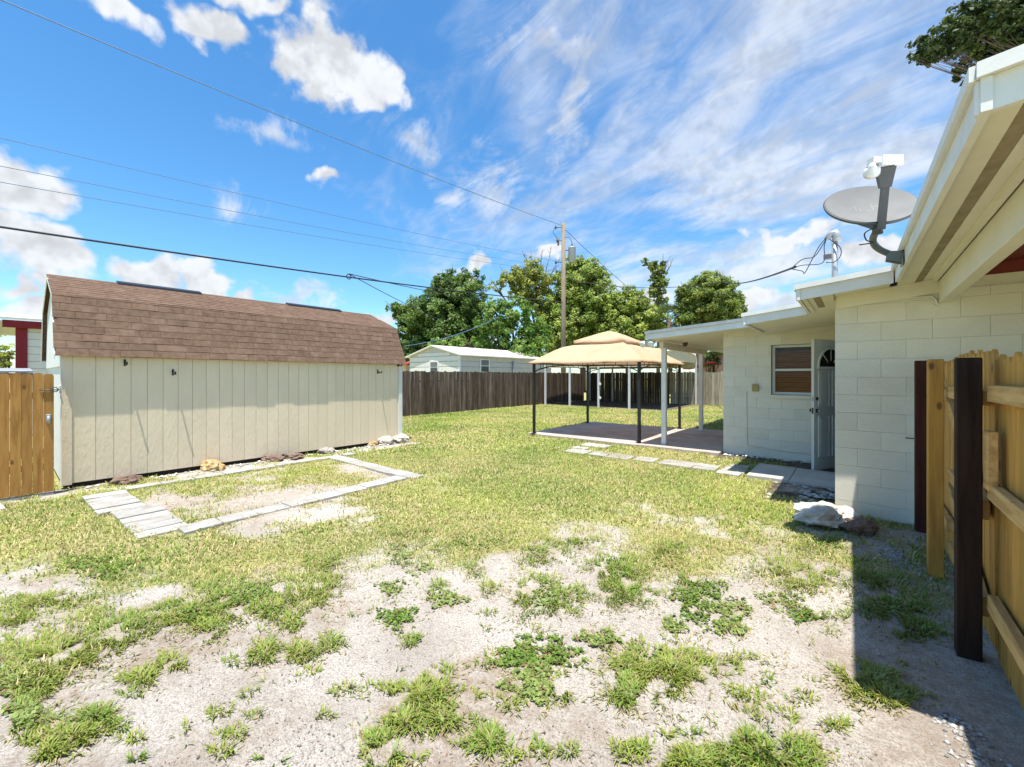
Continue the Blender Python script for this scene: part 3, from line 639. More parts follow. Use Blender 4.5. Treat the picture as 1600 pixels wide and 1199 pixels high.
# open door leaf, hinged on the far jamb
def door():
    hx, hy = -.2, 9.36; fx, fy = -.60, 8.64; L_ = math.hypot(fx - hx, fy - hy); u = Vector(((fx - hx) / L_, (fy - hy) / L_, 0)); n = Vector((-u.y, u.x, 0))
    if n.dot(Vector((0, -1, 0))) < 0: n = -n
    o0 = Vector((hx, hy, 0))
    def P(a, b, z): return o0 + u * a + n * b + Vector((0, 0, z))
    def slab(name, a0, a1, b0, b1, z0, z1, m, parent, bev=.003):
        V, F = box_geo((a0, b0, z0), (a1, b1, z1)); return meshobj(name, [P(*v) for v in V], F, m, parent)
    d = slab('door', 0, L_, 0, .045, .03, 2.22, M['door'], house)
    for a0, a1 in ((.11, .36), (L_ - .36, L_ - .11)):
        for z0, z1 in ((.25, .92), (1.10, 1.68)):
            slab('door_panel', a0, a1, .047, .051, z0, z1, M['door'], d); slab('door_panel', a0 + .035, a1 - .035, .051, .060, z0 + .035, z1 - .035, M['door'], d)
            for q in ((a0 - .012, a0, z0, z1), (a1, a1 + .012, z0, z1), (a0 - .012, a1 + .012, z0 - .012, z0), (a0 - .012, a1 + .012, z1, z1 + .012)):
                slab('panel_moulding', q[0], q[1], .046, .060, q[2], q[3], M['white'], d)
    c = L_ / 2; R = .30; zc = 1.76
    arc = [(c + R * math.cos(a), zc + R * math.sin(a)) for a in np.linspace(0, math.pi, 17)]
    V, F = extrude_geo([P(a, .047, z) for a, z in arc], n * .004); meshobj('fan_light', V, F, M['dark'], d)
    V, F = extrude_geo([P(a, .0525, z) for a, z in arc], n * .002); meshobj('fan_light', V, F, M['glass'], d)
    for k in range(16):
        p, q = arc[k], arc[k + 1]; s = (R + .035) / R
        po = (c + (p[0] - c) * s, zc + (p[1] - zc) * s); qo = (c + (q[0] - c) * s, zc + (q[1] - zc) * s)
        V, F = extrude_geo([P(p[0], .046, p[1]), P(q[0], .046, q[1]), P(qo[0], .046, qo[1]), P(po[0], .046, po[1])], n * .02); meshobj('fan_frame', V, F, M['white'], d)
    slab('fan_frame', c - R - .035, c + R + .035, .046, .066, zc - .035, zc, M['white'], d)
    for a in (math.pi / 4, math.pi / 2, 3 * math.pi / 4):
        p0, p1 = P(c + .10 * math.cos(a), .058, zc + .10 * math.sin(a)), P(c + R * math.cos(a), .058, zc + R * math.sin(a)); tube('fan_muntin', [p0, p1], .007, M['white'], d, 6)
    a = L_ - .07
    for z, r in ((1.22, .030), (1.02, .032)): 
        tube('lock_rose', [P(a, .045, z), P(a, .055, z)], r, M['brass'], d, 12)
    tube('knob', [P(a, .055, 1.02), P(a, .075, 1.02), P(a, .085, 1.02), P(a, .105, 1.02), P(a, .115, 1.02)], [.012, .012, .026, .028, .012], M['galv'], d, 12)
    tube('knob', [P(a, -.01, 1.02), P(a, -.03, 1.02), P(a, -.04, 1.02), P(a, -.06, 1.02), P(a, -.07, 1.02)], [.012, .012, .026, .028, .012], M['brass'], d, 12)
    slab('latch_plate', L_, L_ + .002, .008, .037, .97, 1.07, M['brass'], d); slab('latch_plate', L_, L_ + .002, .008, .037, 1.18, 1.26, M['galv'], d)
door()
box('junction_box', (-1.62, 9.452, 1.30), (-1.51, 9.50, 1.44), M['tan'], house, bev=.006)
tube('conduit', [(-1.72, 9.494, 1.30), (-1.72, 9.494, .75), (-1.715, 9.494, .30), (-1.70, 9.494, .22), (-1.0, 9.494, .17), (-.25, 9.494, .15)], .009, M['block'], house, 6)
# roofs ----------------------------------------------------------------
rB = empty('lower_roof', (2, 6, 2.6), house)
def slope_slab(name, poly, zf, dz0, dz1, m, parent):
    n = len(poly); V = [(x, y, zf(x) + dz0) for x, y in poly] + [(x, y, zf(x) + dz1) for x, y in poly]
    F = [tuple(range(n)), tuple(range(2 * n - 1, n - 1, -1))] + [(i, (i + 1) % n, n + (i + 1) % n, n + i) for i in range(n)]
    return meshobj(name, V, F, m, parent)
def strip_geo(x0, y0, x1, y1, t, zf, d0, d1):
    """board standing on the line (x0,y0)-(x1,y1), thickness t to its left"""
    d = Vector((x1 - x0, y1 - y0, 0)).normalized(); nn = Vector((-d.y, d.x, 0)) * t
    p = [(x0, y0), (x1, y1), (x1 + nn.x, y1 + nn.y), (x0 + nn.x, y0 + nn.y)]
    zz = [zf(p[0][0]), zf(p[1][0]), zf(p[1][0]), zf(p[0][0])]
    V = [(q[0], q[1], z + d0) for q, z in zip(p, zz)] + [(q[0], q[1], z + d1) for q, z in zip(p, zz)]
    return V, [(0, 3, 2, 1), (4, 5, 6, 7), (0, 1, 5, 4), (1, 2, 6, 5), (2, 3, 7, 6), (3, 0, 4, 7)]
for nm, poly in (('roof_deck', [(-1.36, 7.2), (.285, 7.2), (.285, 8.85), (-1.36, 8.85)]), ('roof_deck', [(-.55, 5.8), (.285, 5.8), (.285, 7.2), (-.55, 7.2)]), ('roof_deck', [(.335, 2.27), (7, 2.27), (7, 8.85), (.285, 8.85), (.285, 5.8)])):
    slope_slab(nm, poly, zB, -.05, 0.0, M['white'], rB)
lines = [((-1.36, 8.85), (-1.36, 7.2)), ((-1.36, 7.2), (-.55, 7.2)), ((-.55, 7.2), (-.55, 5.8)), ((-.55, 5.8), (.285, 5.8)), ((.285, 5.8), (.335, 2.27)), ((.335, 2.27), (7, 2.27))]
for a, b in lines:
    d = (Vector(b) - Vector(a)).normalized(); nrm = Vector((d.y, -d.x))        # outward = right of travel
    ext = .012
    V, F = strip_geo(a[0] + nrm.x * -.012, a[1] + nrm.y * -.012, b[0] - nrm.x * .012, b[1] - nrm.y * .012, .03, zB, -.175, -.0505); meshobj('fascia', V, F, M['white'], rB)
    V, F = strip_geo(a[0] + nrm.x * .018 - d.x * 0, a[1] + nrm.y * .018, b[0] + nrm.x * .018, b[1] + nrm.y * .018, .017, zB, -.052, .004); meshobj('drip_edge', V, F, M['white'], rB)
# soffits (cream), vent strip, beam, red porch ceiling
slope_slab('soffit', [(-1.32, 7.24), (.27, 7.24), (.27, 9.5), (-1.32, 9.5)], zB, -.150, -.138, M['cream'], rB)
slope_slab('soffit', [(-.51, 5.84), (.27, 5.84), (.27, 7.23), (-.51, 7.23)], zB, -.150, -.138, M['cream'], rB)
slope_slab('soffit', [(.38, 2.315), (.47, 2.315), (.47, 6.22), (.33, 6.22)], zB, -.150, -.138, M['cream'], rB)
slope_slab('soffit_vent', [(.472, 2.315), (.533, 2.315), (.533, 6.22), (.472, 6.22)], zB, -.146, -.138, M['vent'], rB)
slope_slab('soffit', [(.535, 2.315), (.66, 2.315), (.66, 6.22), (.535, 6.22)], zB, -.150, -.138, M['cream'], rB)
slope_slab('soffit_board', [(.60, 2.33), (.64, 2.33), (.64, 6.21), (.60, 6.21)], zB, -.185, -.151, M['cream'], rB)
slope_slab('soffit_vent', [(-.40, 5.95), (-.33, 5.95), (-.33, 6.9), (-.40, 6.9)], zB, -.154, -.1505, M['vent'], rB)
for x0 in (-.50, -.26): slope_slab('soffit_board', [(x0, 5.86), (x0 + .045, 5.86), (x0 + .045, 7.2), (x0, 7.2)], zB, -.168, -.151, M['cream'], rB)
box('porch_beam', (.655, 2.42, 2.365), (.745, 6.20, 2.60), M['cream'], house, bev=.004)
for k in range(40):
    x0 = .75 + k * .15; slope_slab('ceiling_board', [(x0, 2.33), (x0 + .147, 2.33), (x0 + .147, 6.22), (x0, 6.22)], zB, -.10, -.085, M['redceil'], rB)
slope_slab('frieze', [(-.19, 6.195), (.655, 6.195), (.655, 6.221), (-.19, 6.221)], zB, -.30, -.151, M['cream'], rB)
tube('cable_cover', [(-.19, 6.205, 2.40), (.1, 6.205, 2.425), (.45, 6.205, 2.445), (.60, 6.205, 2.44), (.635, 6.205, 2.40), (.64, 6.205, 2.33)], .009, M['cream'], house, 6)
slope_slab('gable_fill', [(.75, 6.24), (6.9, 6.24), (6.9, 6.40), (.75, 6.40)], lambda x: 2.525, -.005, .085, M['block'], house)
slope_slab('gable_fill', [(.75, 6.25), (6.9, 6.25), (6.9, 6.39), (.75, 6.39)], lambda x: zB(x) if False else 2.60, .011, .6 * 0 + .20, M['redceil'], house)
rA = empty('patio_roof', (-2, 10, 2.6), house)
slope_slab('roof_deck', [(-3.55, 8.85), (7, 8.85), (7, 16.4), (-3.55, 16.4)], zA, -.05, 0, M['white'], rA)
for a, b in (((-3.55, 16.4), (-3.55, 8.85)), ((-3.55, 8.85), (7, 8.85))):
    d = (Vector(b) - Vector(a)).normalized(); nrm = Vector((d.y, -d.x))
    V, F = strip_geo(a[0] - nrm.x * .012, a[1] - nrm.y * .012, b[0] - nrm.x * .012, b[1] - nrm.y * .012, .03, zA, -.175, -.0505); meshobj('fascia', V, F, M['white'], rA)
    V, F = strip_geo(a[0] + nrm.x * .022, a[1] + nrm.y * .022, b[0] + nrm.x * .022, b[1] + nrm.y * .022, .021, zA, -.055, .004); meshobj('drip_edge', V, F, M['galv'], rA)
for k in range(21):                                # boarded ceiling
    y0 = 8.90 + k * .2; slope_slab('ceiling_board', [(-3.50, y0), (-2.14, y0), (-2.14, y0 + .197), (-3.50, y0 + .197)], zA, -.165, -.15, M['cream'], rA)
slope_slab('soffit', [(-2.138, 8.9), (-1.37, 8.9), (-1.37, 9.5), (-2.138, 9.5)], zA, -.165, -.15, M['cream'], rA)
box('patio_beam', (-3.46, 9.44, 2.22), (-3.37, 13.0, 2.37), M['cream'], house, bev=.004)
for x, y in ((-3.37, 9.49), (-3.42, 12.57)): box('patio_post', (x - .05, y - .05, .06), (x + .05, y + .05, 2.24), M['white'], house, bev=.005)
tube('roof_hook', [(-1.40, 8.84, 2.72), (-1.40, 8.76, 2.70), (-1.40, 8.70, 2.73), (-1.40, 8.70, 2.77)], .014, M['plastic'], house, 8)
# slabs ------------------------------------------------------------------
sl_ = box('patio_slab', (-6.95, 9.10, -.08), (-3.86, 12.72, .055), M['stain'], None, bev=.008, label='stained concrete slab under the tan gazebo', kind='structure')
box('patio_slab', (-3.855, 9.12, -.08), (-2.15, 13.0, .06), M['stain'], None, bev=.008, label='concrete patio slab under the covered patio roof', kind='structure')
ds = box('door_slab', (-1.36, 7.48, -.05), (-.80, 8.60, .045), M['concrete'], None, bev=.006, label='grey concrete slab before the open door', kind='structure')
box('slab_piece', (-.795, 7.46, -.05), (-.215, 8.58, .04), M['concrete'], ds, bev=.006)
path = empty('stepping_path', (-3, 7.7, 0), label='row of square concrete stepping stones leading to the door slab', kind='structure')
for i, (x, y, sx, sy, r) in enumerate(((-4.54, 7.70, .5, .42, .02), (-4.70, 8.08, .34, .2, .05), (-4.62, 8.62, .62, .40, -.03), (-4.04, 7.72, .36, .40, .06), (-3.60, 7.74, .46, .46, .0), (-3.10, 7.76, .38, .42, .05), (-2.52, 7.80, .58, .46, -.03), (-2.03, 7.66, .36, .22, .04), (-2.05, 7.92, .38, .22, -.02), (-1.62, 7.50, .34, .2, .0), (-1.60, 7.73, .36, .2, .03), (-1.60, 7.96, .34, .2, -.03), (-1.60, 8.2, .30, .2, .02))):
    box('stepping_stone', (x - sx / 2, y - sy / 2, -.03), (x + sx / 2, y + sy / 2, .03 + random.uniform(-.006, .006)), M['paver'], path, bev=.006, rot=(0, 0, r))
bord = empty('paver_border', (-6.6, 2.5, 0), label='rectangle of pale concrete pavers edging a bare garden bed', kind='structure')
def pav(x, y, sx, sy, r): box('paver', (x - sx / 2, y - sy / 2, -.03), (x + sx / 2, y + sy / 2, .034 + random.uniform(-.007, .007)), M['paver'], bord, bev=.006, rot=(random.uniform(-.015, .015), random.uniform(-.02, .02), r + random.uniform(-.04, .04)))
for k in range(11):
    pav(-7.68 + k * .218, .86 + (.0 if k < 5 else .10) + k * .008, .198, .42, .04)
for k in range(8): pav(-7.93 + .0 * k, 1.28 + k * .395, .2, .385, 0)
for k in range(8): pav(-5.42 - .02 * (k - 4), 1.32 + k * .352, .26, .342, .02)
for k in range(7): pav(-7.72 + k * .335, 4.10 + .02 * math.sin(k), .335, .25, .03)
pav(-5.46, 4.13, .30, .24, .1); pav(-7.95, 4.44, .2, .2, 0)
pav(-8.0, -.25, .4, .5, .1)

# ------------------------------------------------------------------ storage shed
shed = empty('storage_shed', (-10.17, 3.4, 0), label='long cream barn-roofed storage shed with brown shingles along the left side', cat='shed')
X0, X1, Y0, Y1, ZB, ZT = -8.64, -11.70, .53, 6.22, .075, 1.90
prof = [(-8.572, 1.885), (-8.98, 2.775), (-10.17, 3.235), (-11.36, 2.775), (-11.77, 1.885)]
box('skid_base', (X1 + .04, Y0 + .03, -.02), (X0 - .03, Y1 - .03, ZB), M['dark'], shed, bev=0)
box('rear_wall', (X1, Y0, ZB), (X1 + .04, Y1, ZT), M['shed'], shed, bev=0)
box('wall_core', (X0 - .03, Y0 + .01, ZB), (X0 - .012, Y1 - .01, ZT), M['shed'], shed, bev=0)
ys = [Y0 + .09] + [Y0 + .14 + .1935 * k for k in range(0, 29)]
ys = [v for v in ys if v < Y1 - .1]; ys.append(Y1 - .09)
ys = sorted(set(round(v, 4) for v in ys)); ys = [ys[0]] + [b for a, b in zip(ys, ys[1:]) if b - a > .08]
for a, b in zip(ys, ys[1:]): box('siding_board', (X0 - .0125, a + .0025, ZB), (X0, b - .0025, ZT), M['shed'], shed, bev=.002)
for a, b in ((Y0 - .012, Y0 + .092), (Y1 - .088, Y1 + .012)): box('corner_board', (X0 - .012, a, ZB - .02), (X0 + .016, b, ZT), M['trim'] if a > 3 else M['shed'], shed)
for yy, s in ((Y0, -1), (Y1, 1)):
    poly = [(X0 - .01, yy, ZB), (X0 - .01, yy, 1.86), (-8.96, yy, 2.72), (-10.17, yy, 3.18), (-11.38, yy, 2.72), (X1, yy, 1.86), (X1, yy, ZB)]
    V, F = extrude_geo(poly, (0, -s * .03, 0)); meshobj('gable_wall', V, F, M['white'], shed)
    up = [(X0 + .0, yy, 1.74), (X0 - .0, yy, 1.87), (-8.96, yy, 2.725), (-10.17, yy, 3.19), (-11.38, yy, 2.725), (X1, yy, 1.87), (X1, yy, 1.74)]
    V, F = extrude_geo(up, (0, s * .022, 0)); meshobj('gable_panel', V, F, M['white'], shed)
    box('corner_board', (X0 - .10, min(yy, yy + s * .02), ZB - .03), (X0 - .0, max(yy, yy + s * .02), 1.735), M['trim'], shed)
roof = empty('roof', (-10.17, 3.4, 2.6), shed)
RY0, RY1 = .455, 6.28
for i in range(4):
    (xa, za), (xb, zb_) = prof[i], prof[i + 1]; d = Vector((xb - xa, 0, zb_ - za)); nrm = Vector((-d.z, 0, d.x)).normalized()
    if nrm.z < 0: nrm = -nrm
    poly = [Vector((xa, RY0, za)), Vector((xb, RY0, zb_)), Vector((xb, RY1, zb_)), Vector((xa, RY1, za))]
    V, F = extrude_geo(poly, nrm * .02); meshobj('roof_sheathing', V, F, M['shingle'] if i > 0 else M['brownroof'], roof)
def shingle_run(i, expo, wmean, joined):
    (xa, za), (xb, zb_) = prof[i], prof[i + 1]; a = Vector((xa, 0, za)); d = Vector((xb - xa, 0, zb_ - za)); Ls = d.length; d.normalize(); nrm = Vector((-d.z, 0, d.x))
    if nrm.z < 0: nrm = -nrm
    ang = math.atan2(d.z, d.x); parts = []; n = int(Ls / expo) + 1; proto = {}
    for k in range(n):
        s0 = k * expo - .012; s1 = min(s0 + expo * 1.25, Ls + .01); y = RY0 - .01 - random.uniform(0, wmean); first = True
        while y < RY1:
            wd = wmean * random.choice((.8, 1, 1, 1.2)); ya, yb = max(y, RY0 - .015), min(y + wd - .004, RY1 + .015); y += wd
            if yb - ya < .05: continue
            lift = .007 * random.random()
            P0 = a + d * s0 + nrm * (.026 + lift * .5); P1 = a + d * s1 + nrm * (.021)
            poly = [P0, P1, P1 + nrm * .007, P0 + nrm * .006]
            c = (P0 + P1) / 2; jl = random.uniform(-.006, .006)
            V = [Vector((p.x, ya, p.z)) - d * jl for p in poly] + [Vector((p.x, yb, p.z)) - d * jl for p in poly]
            F = [(0, 1, 2, 3), (7, 6, 5, 4), (0, 4, 5, 1), (1, 5, 6, 2), (2, 6, 7, 3), (3, 7, 4, 0)]
            if joined: parts.append((V, F))
            else: meshobj('shingle', V, F, M['shingle'], roof)
    if joined:
        V, F = merge(parts); tag(meshobj('shingle_field', V, F, M['shingle'], roof), kind='stuff')
shingle_run(0, .122, .33, False); shingle_run(1, .13, .33, True)
for ya, yb in ((1.28, 2.5), (4.15, 5.42)):
    V, F = extrude_geo([(-10.02, ya, 3.20), (-10.03, ya, 3.25), (-10.17, ya, 3.30), (-10.31, ya, 3.25), (-10.32, ya, 3.20)], (0, yb - ya, 0)); meshobj('ridge_vent', V, F, M['black'], roof)
for yy in (RY0 - .012, RY1):
    for i in range(4):
        (xa, za), (xb, zb_) = prof[i], prof[i + 1]
        V, F = extrude_geo([(xa, yy, za - .05), (xb, yy, zb_ - .05), (xb, yy, zb_ + .02), (xa, yy, za + .02)], (0, .012, 0)); meshobj('rake_trim', V, F, M['trim'], roof)
for px, py in ((195, 567), (270, 582), (590, 581), (622, 570)):
    p = atX(px, py, X0)
    V, F = merge([box_geo((X0, p.y - .012, p.z - .05), (X0 + .012, p.y + .012, p.z + .05)), tube_geo([(X0 + .01, p.y, p.z - .02), (X0 + .155, p.y, p.z - .03), (X0 + .165, p.y + .0, p.z + .01)], .012, 6), tube_geo([(X0 + .01, p.y, p.z + .03), (X0 + .06, p.y, p.z - .02)], .006, 6)])
    meshobj('hook_bracket', V, F, M['black'], shed)
box('latch_block', (X0 - .10, Y0 - .035, 1.36), (X0 + .02, Y0 - .021, 1.47), M['trim'], shed)
tube('latch_bolt', [(X0 + .03, Y0 - .03, 1.41), (X0 + .05, Y0 - .14, 1.41)], .008, M['darkgrey'], shed, 6)

def rock(px, py, wpx, hpx, m, label, seed, dep=.8, z=None, cat='rock'):
    b = gp(px, py); s = (b - Vector((0, 0, HC))); t = -ST * b.x + CT * b.y; sc = t / FPX; rx, rz = wpx * sc / 2, hpx * sc / 2
    bm = bmesh.new(); bmesh.ops.create_icosphere(bm, subdivisions=4, radius=1)
    for v in bm.verts:
        p = v.co.copy(); f = 1 + .34 * mnoise.noise(p * 1.1 + Vector((seed * 3.1, 0, 0))) + .25 * mnoise.noise(p * 2.6 + Vector((0, seed * 2.3, 0))) + .11 * mnoise.noise(p * 6 + Vector((0, 0, seed))) + .03 * mnoise.noise(p * 14) - .22 * max(0, .25 - abs(mnoise.noise(p * 1.7 + Vector((seed, seed, 0)))))
        v.co = p * f
    R = Matrix.Rotation(THETA, 3, 'Z')
    for v in bm.verts: v.co = R @ Vector((v.co.x * rx, v.co.y * rx * dep, max(v.co.z, -.6) * rz))
    me = bpy.data.meshes.new('rock'); bm.to_mesh(me); bm.free(); me.materials.append(m)
    o = bpy.data.objects.new('rock', me); _link(o, (b.x, b.y, rz * .62), None); return tag(o, label, cat)
for a in ((200, 755, 40, 15, M['rockb'], 'flat brown rock at the left foot of the shed', 1), (332, 735, 30, 20, M['rockt'], 'jagged golden tan rock against the shed wall', 2), (428, 720, 32, 12, M['rockb'], 'dark reddish rock, left of the pair against the middle of the shed', 3), (460, 717, 28, 11, M['rockb'], 'dark low rock, right of the pair against the middle of the shed', 4),
          (510, 708, 24, 10, M['rockg'], 'grey speckled rock beside the shed, left of the white stones', 5), (580, 696, 20, 8, M['rockt'], 'small tan stone just left of the two white stones', 6), (602, 694, 25, 16, M['rockw'], 'left of two round white stones by the shed corner', 7), (626, 691, 25, 14, M['rockw'], 'right of two round white stones by the shed corner', 8),
          (1286, 818, 84, 40, M['rockw'], 'large pale limestone rock at the house corner', 9), (1342, 834, 44, 28, M['rockb'], 'round brown rock beside the large pale rock', 10)): rock(*a)

# ------------------------------------------------------------------ fences and gates
def picket_geo(w, h, t, style):
    """w along local x, t along local y; dog-eared or pointed top"""
    e = w * .28
    if style == 'dog': poly = [(-w / 2, 0), (w / 2, 0), (w / 2, h - e), (w / 2 - e * .35, h - e * .3), (w / 2 - e, h), (-w / 2 + e, h), (-w / 2 + e * .35, h - e * .3), (-w / 2, h - e)]
    elif style == 'flat': poly = [(-w / 2, 0), (w / 2, 0), (w / 2, h - e * .5), (w / 2 - e * .5, h), (-w / 2 + e * .5, h), (-w / 2, h - e * .5)]
    else: poly = [(-w / 2, 0), (w / 2, 0), (w / 2, h - .06), (w / 2 - .012, h - .03), (.012, h), (-.012, h), (-w / 2 + .012, h - .03), (-w / 2, h - .06)]
    return extrude_geo([(x, -t / 2, z) for x, z in poly], (0, t, 0))
PK = {}
def picket(p, w, h, t, style, ang, m, parent, name='picket', lean=0.0):
    key = (round(w, 3), round(h, 2), t, style, m.name)
    if key not in PK:
        V, F = picket_geo(w, h, t, style); me = bpy.data.meshes.new('picket'); me.from_pydata([tuple(v) for v in V], [], F); me.materials.append(m)
        bm = bmesh.new(); bm.from_mesh(me); bmesh.ops.recalc_face_normals(bm, faces=bm.faces[:]); bm.to_mesh(me); bm.free(); PK[key] = me
    o = bpy.data.objects.new(name, PK[key]); _link(o, p, parent); o.rotation_euler = (0, lean, ang); return o
def run(root, p0, p1, w, gap, h, m, style, name='picket', t=.016, jit=.02, z=.02):
    p0, p1 = Vector(p0), Vector(p1); d = p1 - p0; L_ = d.length; d.normalize(); ang = math.atan2(d.y, d.x); s = 0
    while s + w * .6 < L_:
        c = p0 + d * (s + w / 2); picket((c.x, c.y, z + random.uniform(-.012, .012)), w, round(h + random.choice((-1, 0, 0, 1)) * jit, 3), t, style, ang, m, root, name, random.uniform(-.006, .006)); s += w + gap
# left boundary fence (dark) and rear fence (grey)
fl = empty('side_fence', (-13.8, 15, 0), label='dark weathered picket fence in front of the white building', cat='fence')
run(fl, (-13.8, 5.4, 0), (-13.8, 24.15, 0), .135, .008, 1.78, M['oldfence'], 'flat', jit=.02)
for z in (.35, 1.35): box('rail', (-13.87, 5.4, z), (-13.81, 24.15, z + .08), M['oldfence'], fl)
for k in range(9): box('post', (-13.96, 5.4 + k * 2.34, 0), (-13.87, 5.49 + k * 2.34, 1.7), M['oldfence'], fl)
fb = empty('rear_fence', (-6, 24.3, 0), label='grey weathered picket fence closing the back of the yard', cat='fence')
run(fb, (-13.7, 24.25, 0), (-8.3, 24.25, 0), .138, .008, 1.80, M['oldfence'], 'flat', jit=.02); run(fb, (-8.25, 24.25, 0), (1.5, 24.25, 0), .138, .008, 1.80, M['greyfence'], 'flat', jit=.02)  # darker picket colour behind the carport also deepens the shade there
for z in (.35, 1.35): box('rail', (-13.7, 24.27, z), (1.5, 24.33, z + .08), M['greyfence'], fb)
for k in range(7): box('post', (-13.6 + k * 2.4, 24.33, 0), (-13.51 + k * 2.4, 24.42, 1.7), M['greyfence'], fb)
# gate beside the shed
gl = empty('picket_gate', (-8.35, -.2, 0), label='orange-stained picket gate with latch at the near end of the shed', cat='gate')
for k in range(13): picket((-8.35, .385 - k * .0955, .055), .0925, 1.575 + (.0, .012, -.008, .01)[k % 4], .018, 'dog', math.pi / 2, M['gatewood'], gl)
for z in (.35, 1.30): box('rail', (-8.40, -.75, z), (-8.36, .42, z + .085), M['gatewood'], gl)
box('bottom_board', (-8.38, -.75, .012), (-8.345, .43, .035), M['paver'], gl)
box('hinge_leaf', (-8.342, .36, .98), (-8.330, .405, 1.09), M['galv'], gl); tube('padlock', [(-8.325, .383, 1.07), (-8.325, .383, .97)], [.014, .018], M['galv'], gl, 10)
tube('latch_rod', [(-8.33, .30, 1.415), (-8.33, .47, 1.415)], .008, M['darkgrey'], gl, 6)
V, F = tube_geo([(-8.33, .44 + .03 * math.cos(a), 1.42 + .03 * math.sin(a)) for a in np.linspace(0, 6.28, 12)], .006, 6); meshobj('latch_ring', V, F, M['darkgrey'], gl)
# right-hand fence by the house
fr = empty('new_pine_fence', (.55, 3.0, 0), label='new yellow pine fence with dark square posts at the right edge', cat='fence')
for nm, x, y, wx, h, m, lb in (('post', .507, 6.04, .095, 1.76, M['brownpost'], 'dark brown stained post'), ('post', .482, 4.77, .092, 1.735, M['newwood'], 'new pine post'), ('post', .490, 3.53, .100, 1.705, M['darkpost'], 'dark stained post'), ('post', .575, .6, .10, 1.72, M['darkpost'], 'dark stained post')):
    box(nm, (x - wx / 2, y - wx / 2, -.05), (x + wx / 2, y + wx / 2, h), m, fr, bev=.005, label=lb)
run(fr, (.62, 3.575, 0), (.62, -.6, 0), .138, .004, 1.715, M['newwood'], 'point', t=.018, jit=.012, z=-.0)
for z in (.30, .92, 1.46): box('rail', (.555, .55, z), (.598, 3.48, z + .09), M['newrail'], fr, bev=.004)
box('nailer_block', (.54, 3.37, .98), (.58, 3.476, 1.30), M['newrail'], fr)
run(fr, (.62, 5.98, 0), (.62, 4.84, 0), .138, .004, 1.72, M['newwood'], 'point', t=.018, jit=.012, z=.03)
for z in (.35, 1.40): box('rail', (.555, 4.82, z), (.598, 5.99, z + .09), M['newrail'], fr)
gt = empty('pine_gate', (.60, 4.05, 0), label='new pine gate with a diagonal brace between the dark post and the pine post', cat='gate')
run(gt, (.61, 4.71, 0), (.61, 3.61, 0), .118, .010, 1.70, M['newwood'], 'point', t=.018, jit=.01, z=.06)
for z in (.22, .78, 1.43): box('rail', (.545, 3.60, z), (.588, 4.72, z + .09), M['newrail'], gt, bev=.004)
for z0, z1 in ((1.42, .88), (.77, .32)):
    V, F = extrude_geo([(.547, 4.71, z0), (.547, 4.71, z0 - .11), (.547, 3.61, z1 - .11), (.547, 3.61, z1)], (.038, 0, 0)); meshobj('diagonal_brace', V, F, M['newrail'], gt)
box('strap_hinge', (.535, 3.59, .865), (.5415, 4.1, .90), M['black'], gt); box('strap_hinge', (.535, 3.59, 1.475), (.5415, 4.0, 1.505), M['black'], gt)
tube('gate_hook', [(.40, 6.218, .93), (.46, 6.205, .93), (.50, 6.20, .935)], .006, M['darkgrey'], house, 6)

# ------------------------------------------------------------------ gazebo
gz = empty('gazebo', (-5.4, 10.95, .055), label='two-tier tan cloth gazebo on thin black posts over the slab', cat='gazebo')
GC = [Vector((-6.76, 9.14, 0)), Vector((-3.90, 9.36, 0)), Vector((-4.03, 12.62, 0)), Vector((-6.88, 12.28, 0))]
for c in GC:
    box('post', (c.x - .032, c.y - .032, .055), (c.x + .032, c.y + .032, 1.96), M['black'], gz, bev=.004); box('base_plate', (c.x - .07, c.y - .07, .055), (c.x + .07, c.y + .07, .065), M['black'], gz, bev=.002)
for i in range(4):
    a, b = GC[i], GC[(i + 1) % 4]; d = b - a; L_ = d.length; u = d / L_
    P = lambda s, z: Vector((a.x + u.x * s, a.y + u.y * s, z))
    tube('top_rail', [P(0, 1.94), P(L_, 1.94)], .014, M['black'], gz, 6)
    arch = [P(L_ * s, 1.70 + .17 * min(1, (min(s, 1 - s) / .22)) ** .6) for s in np.linspace(0, 1, 25)]
    tube('arched_rail', arch, .013, M['black'], gz, 6)
    n = 10
    for k in range(1, n):
        s = L_ * k / n; zl = 1.70 + .17 * min(1, (min(k / n, 1 - k / n) / .22)) ** .6; tube('baluster', [P(s, zl), P(s, 1.94)], .008, M['black'], gz, 6)
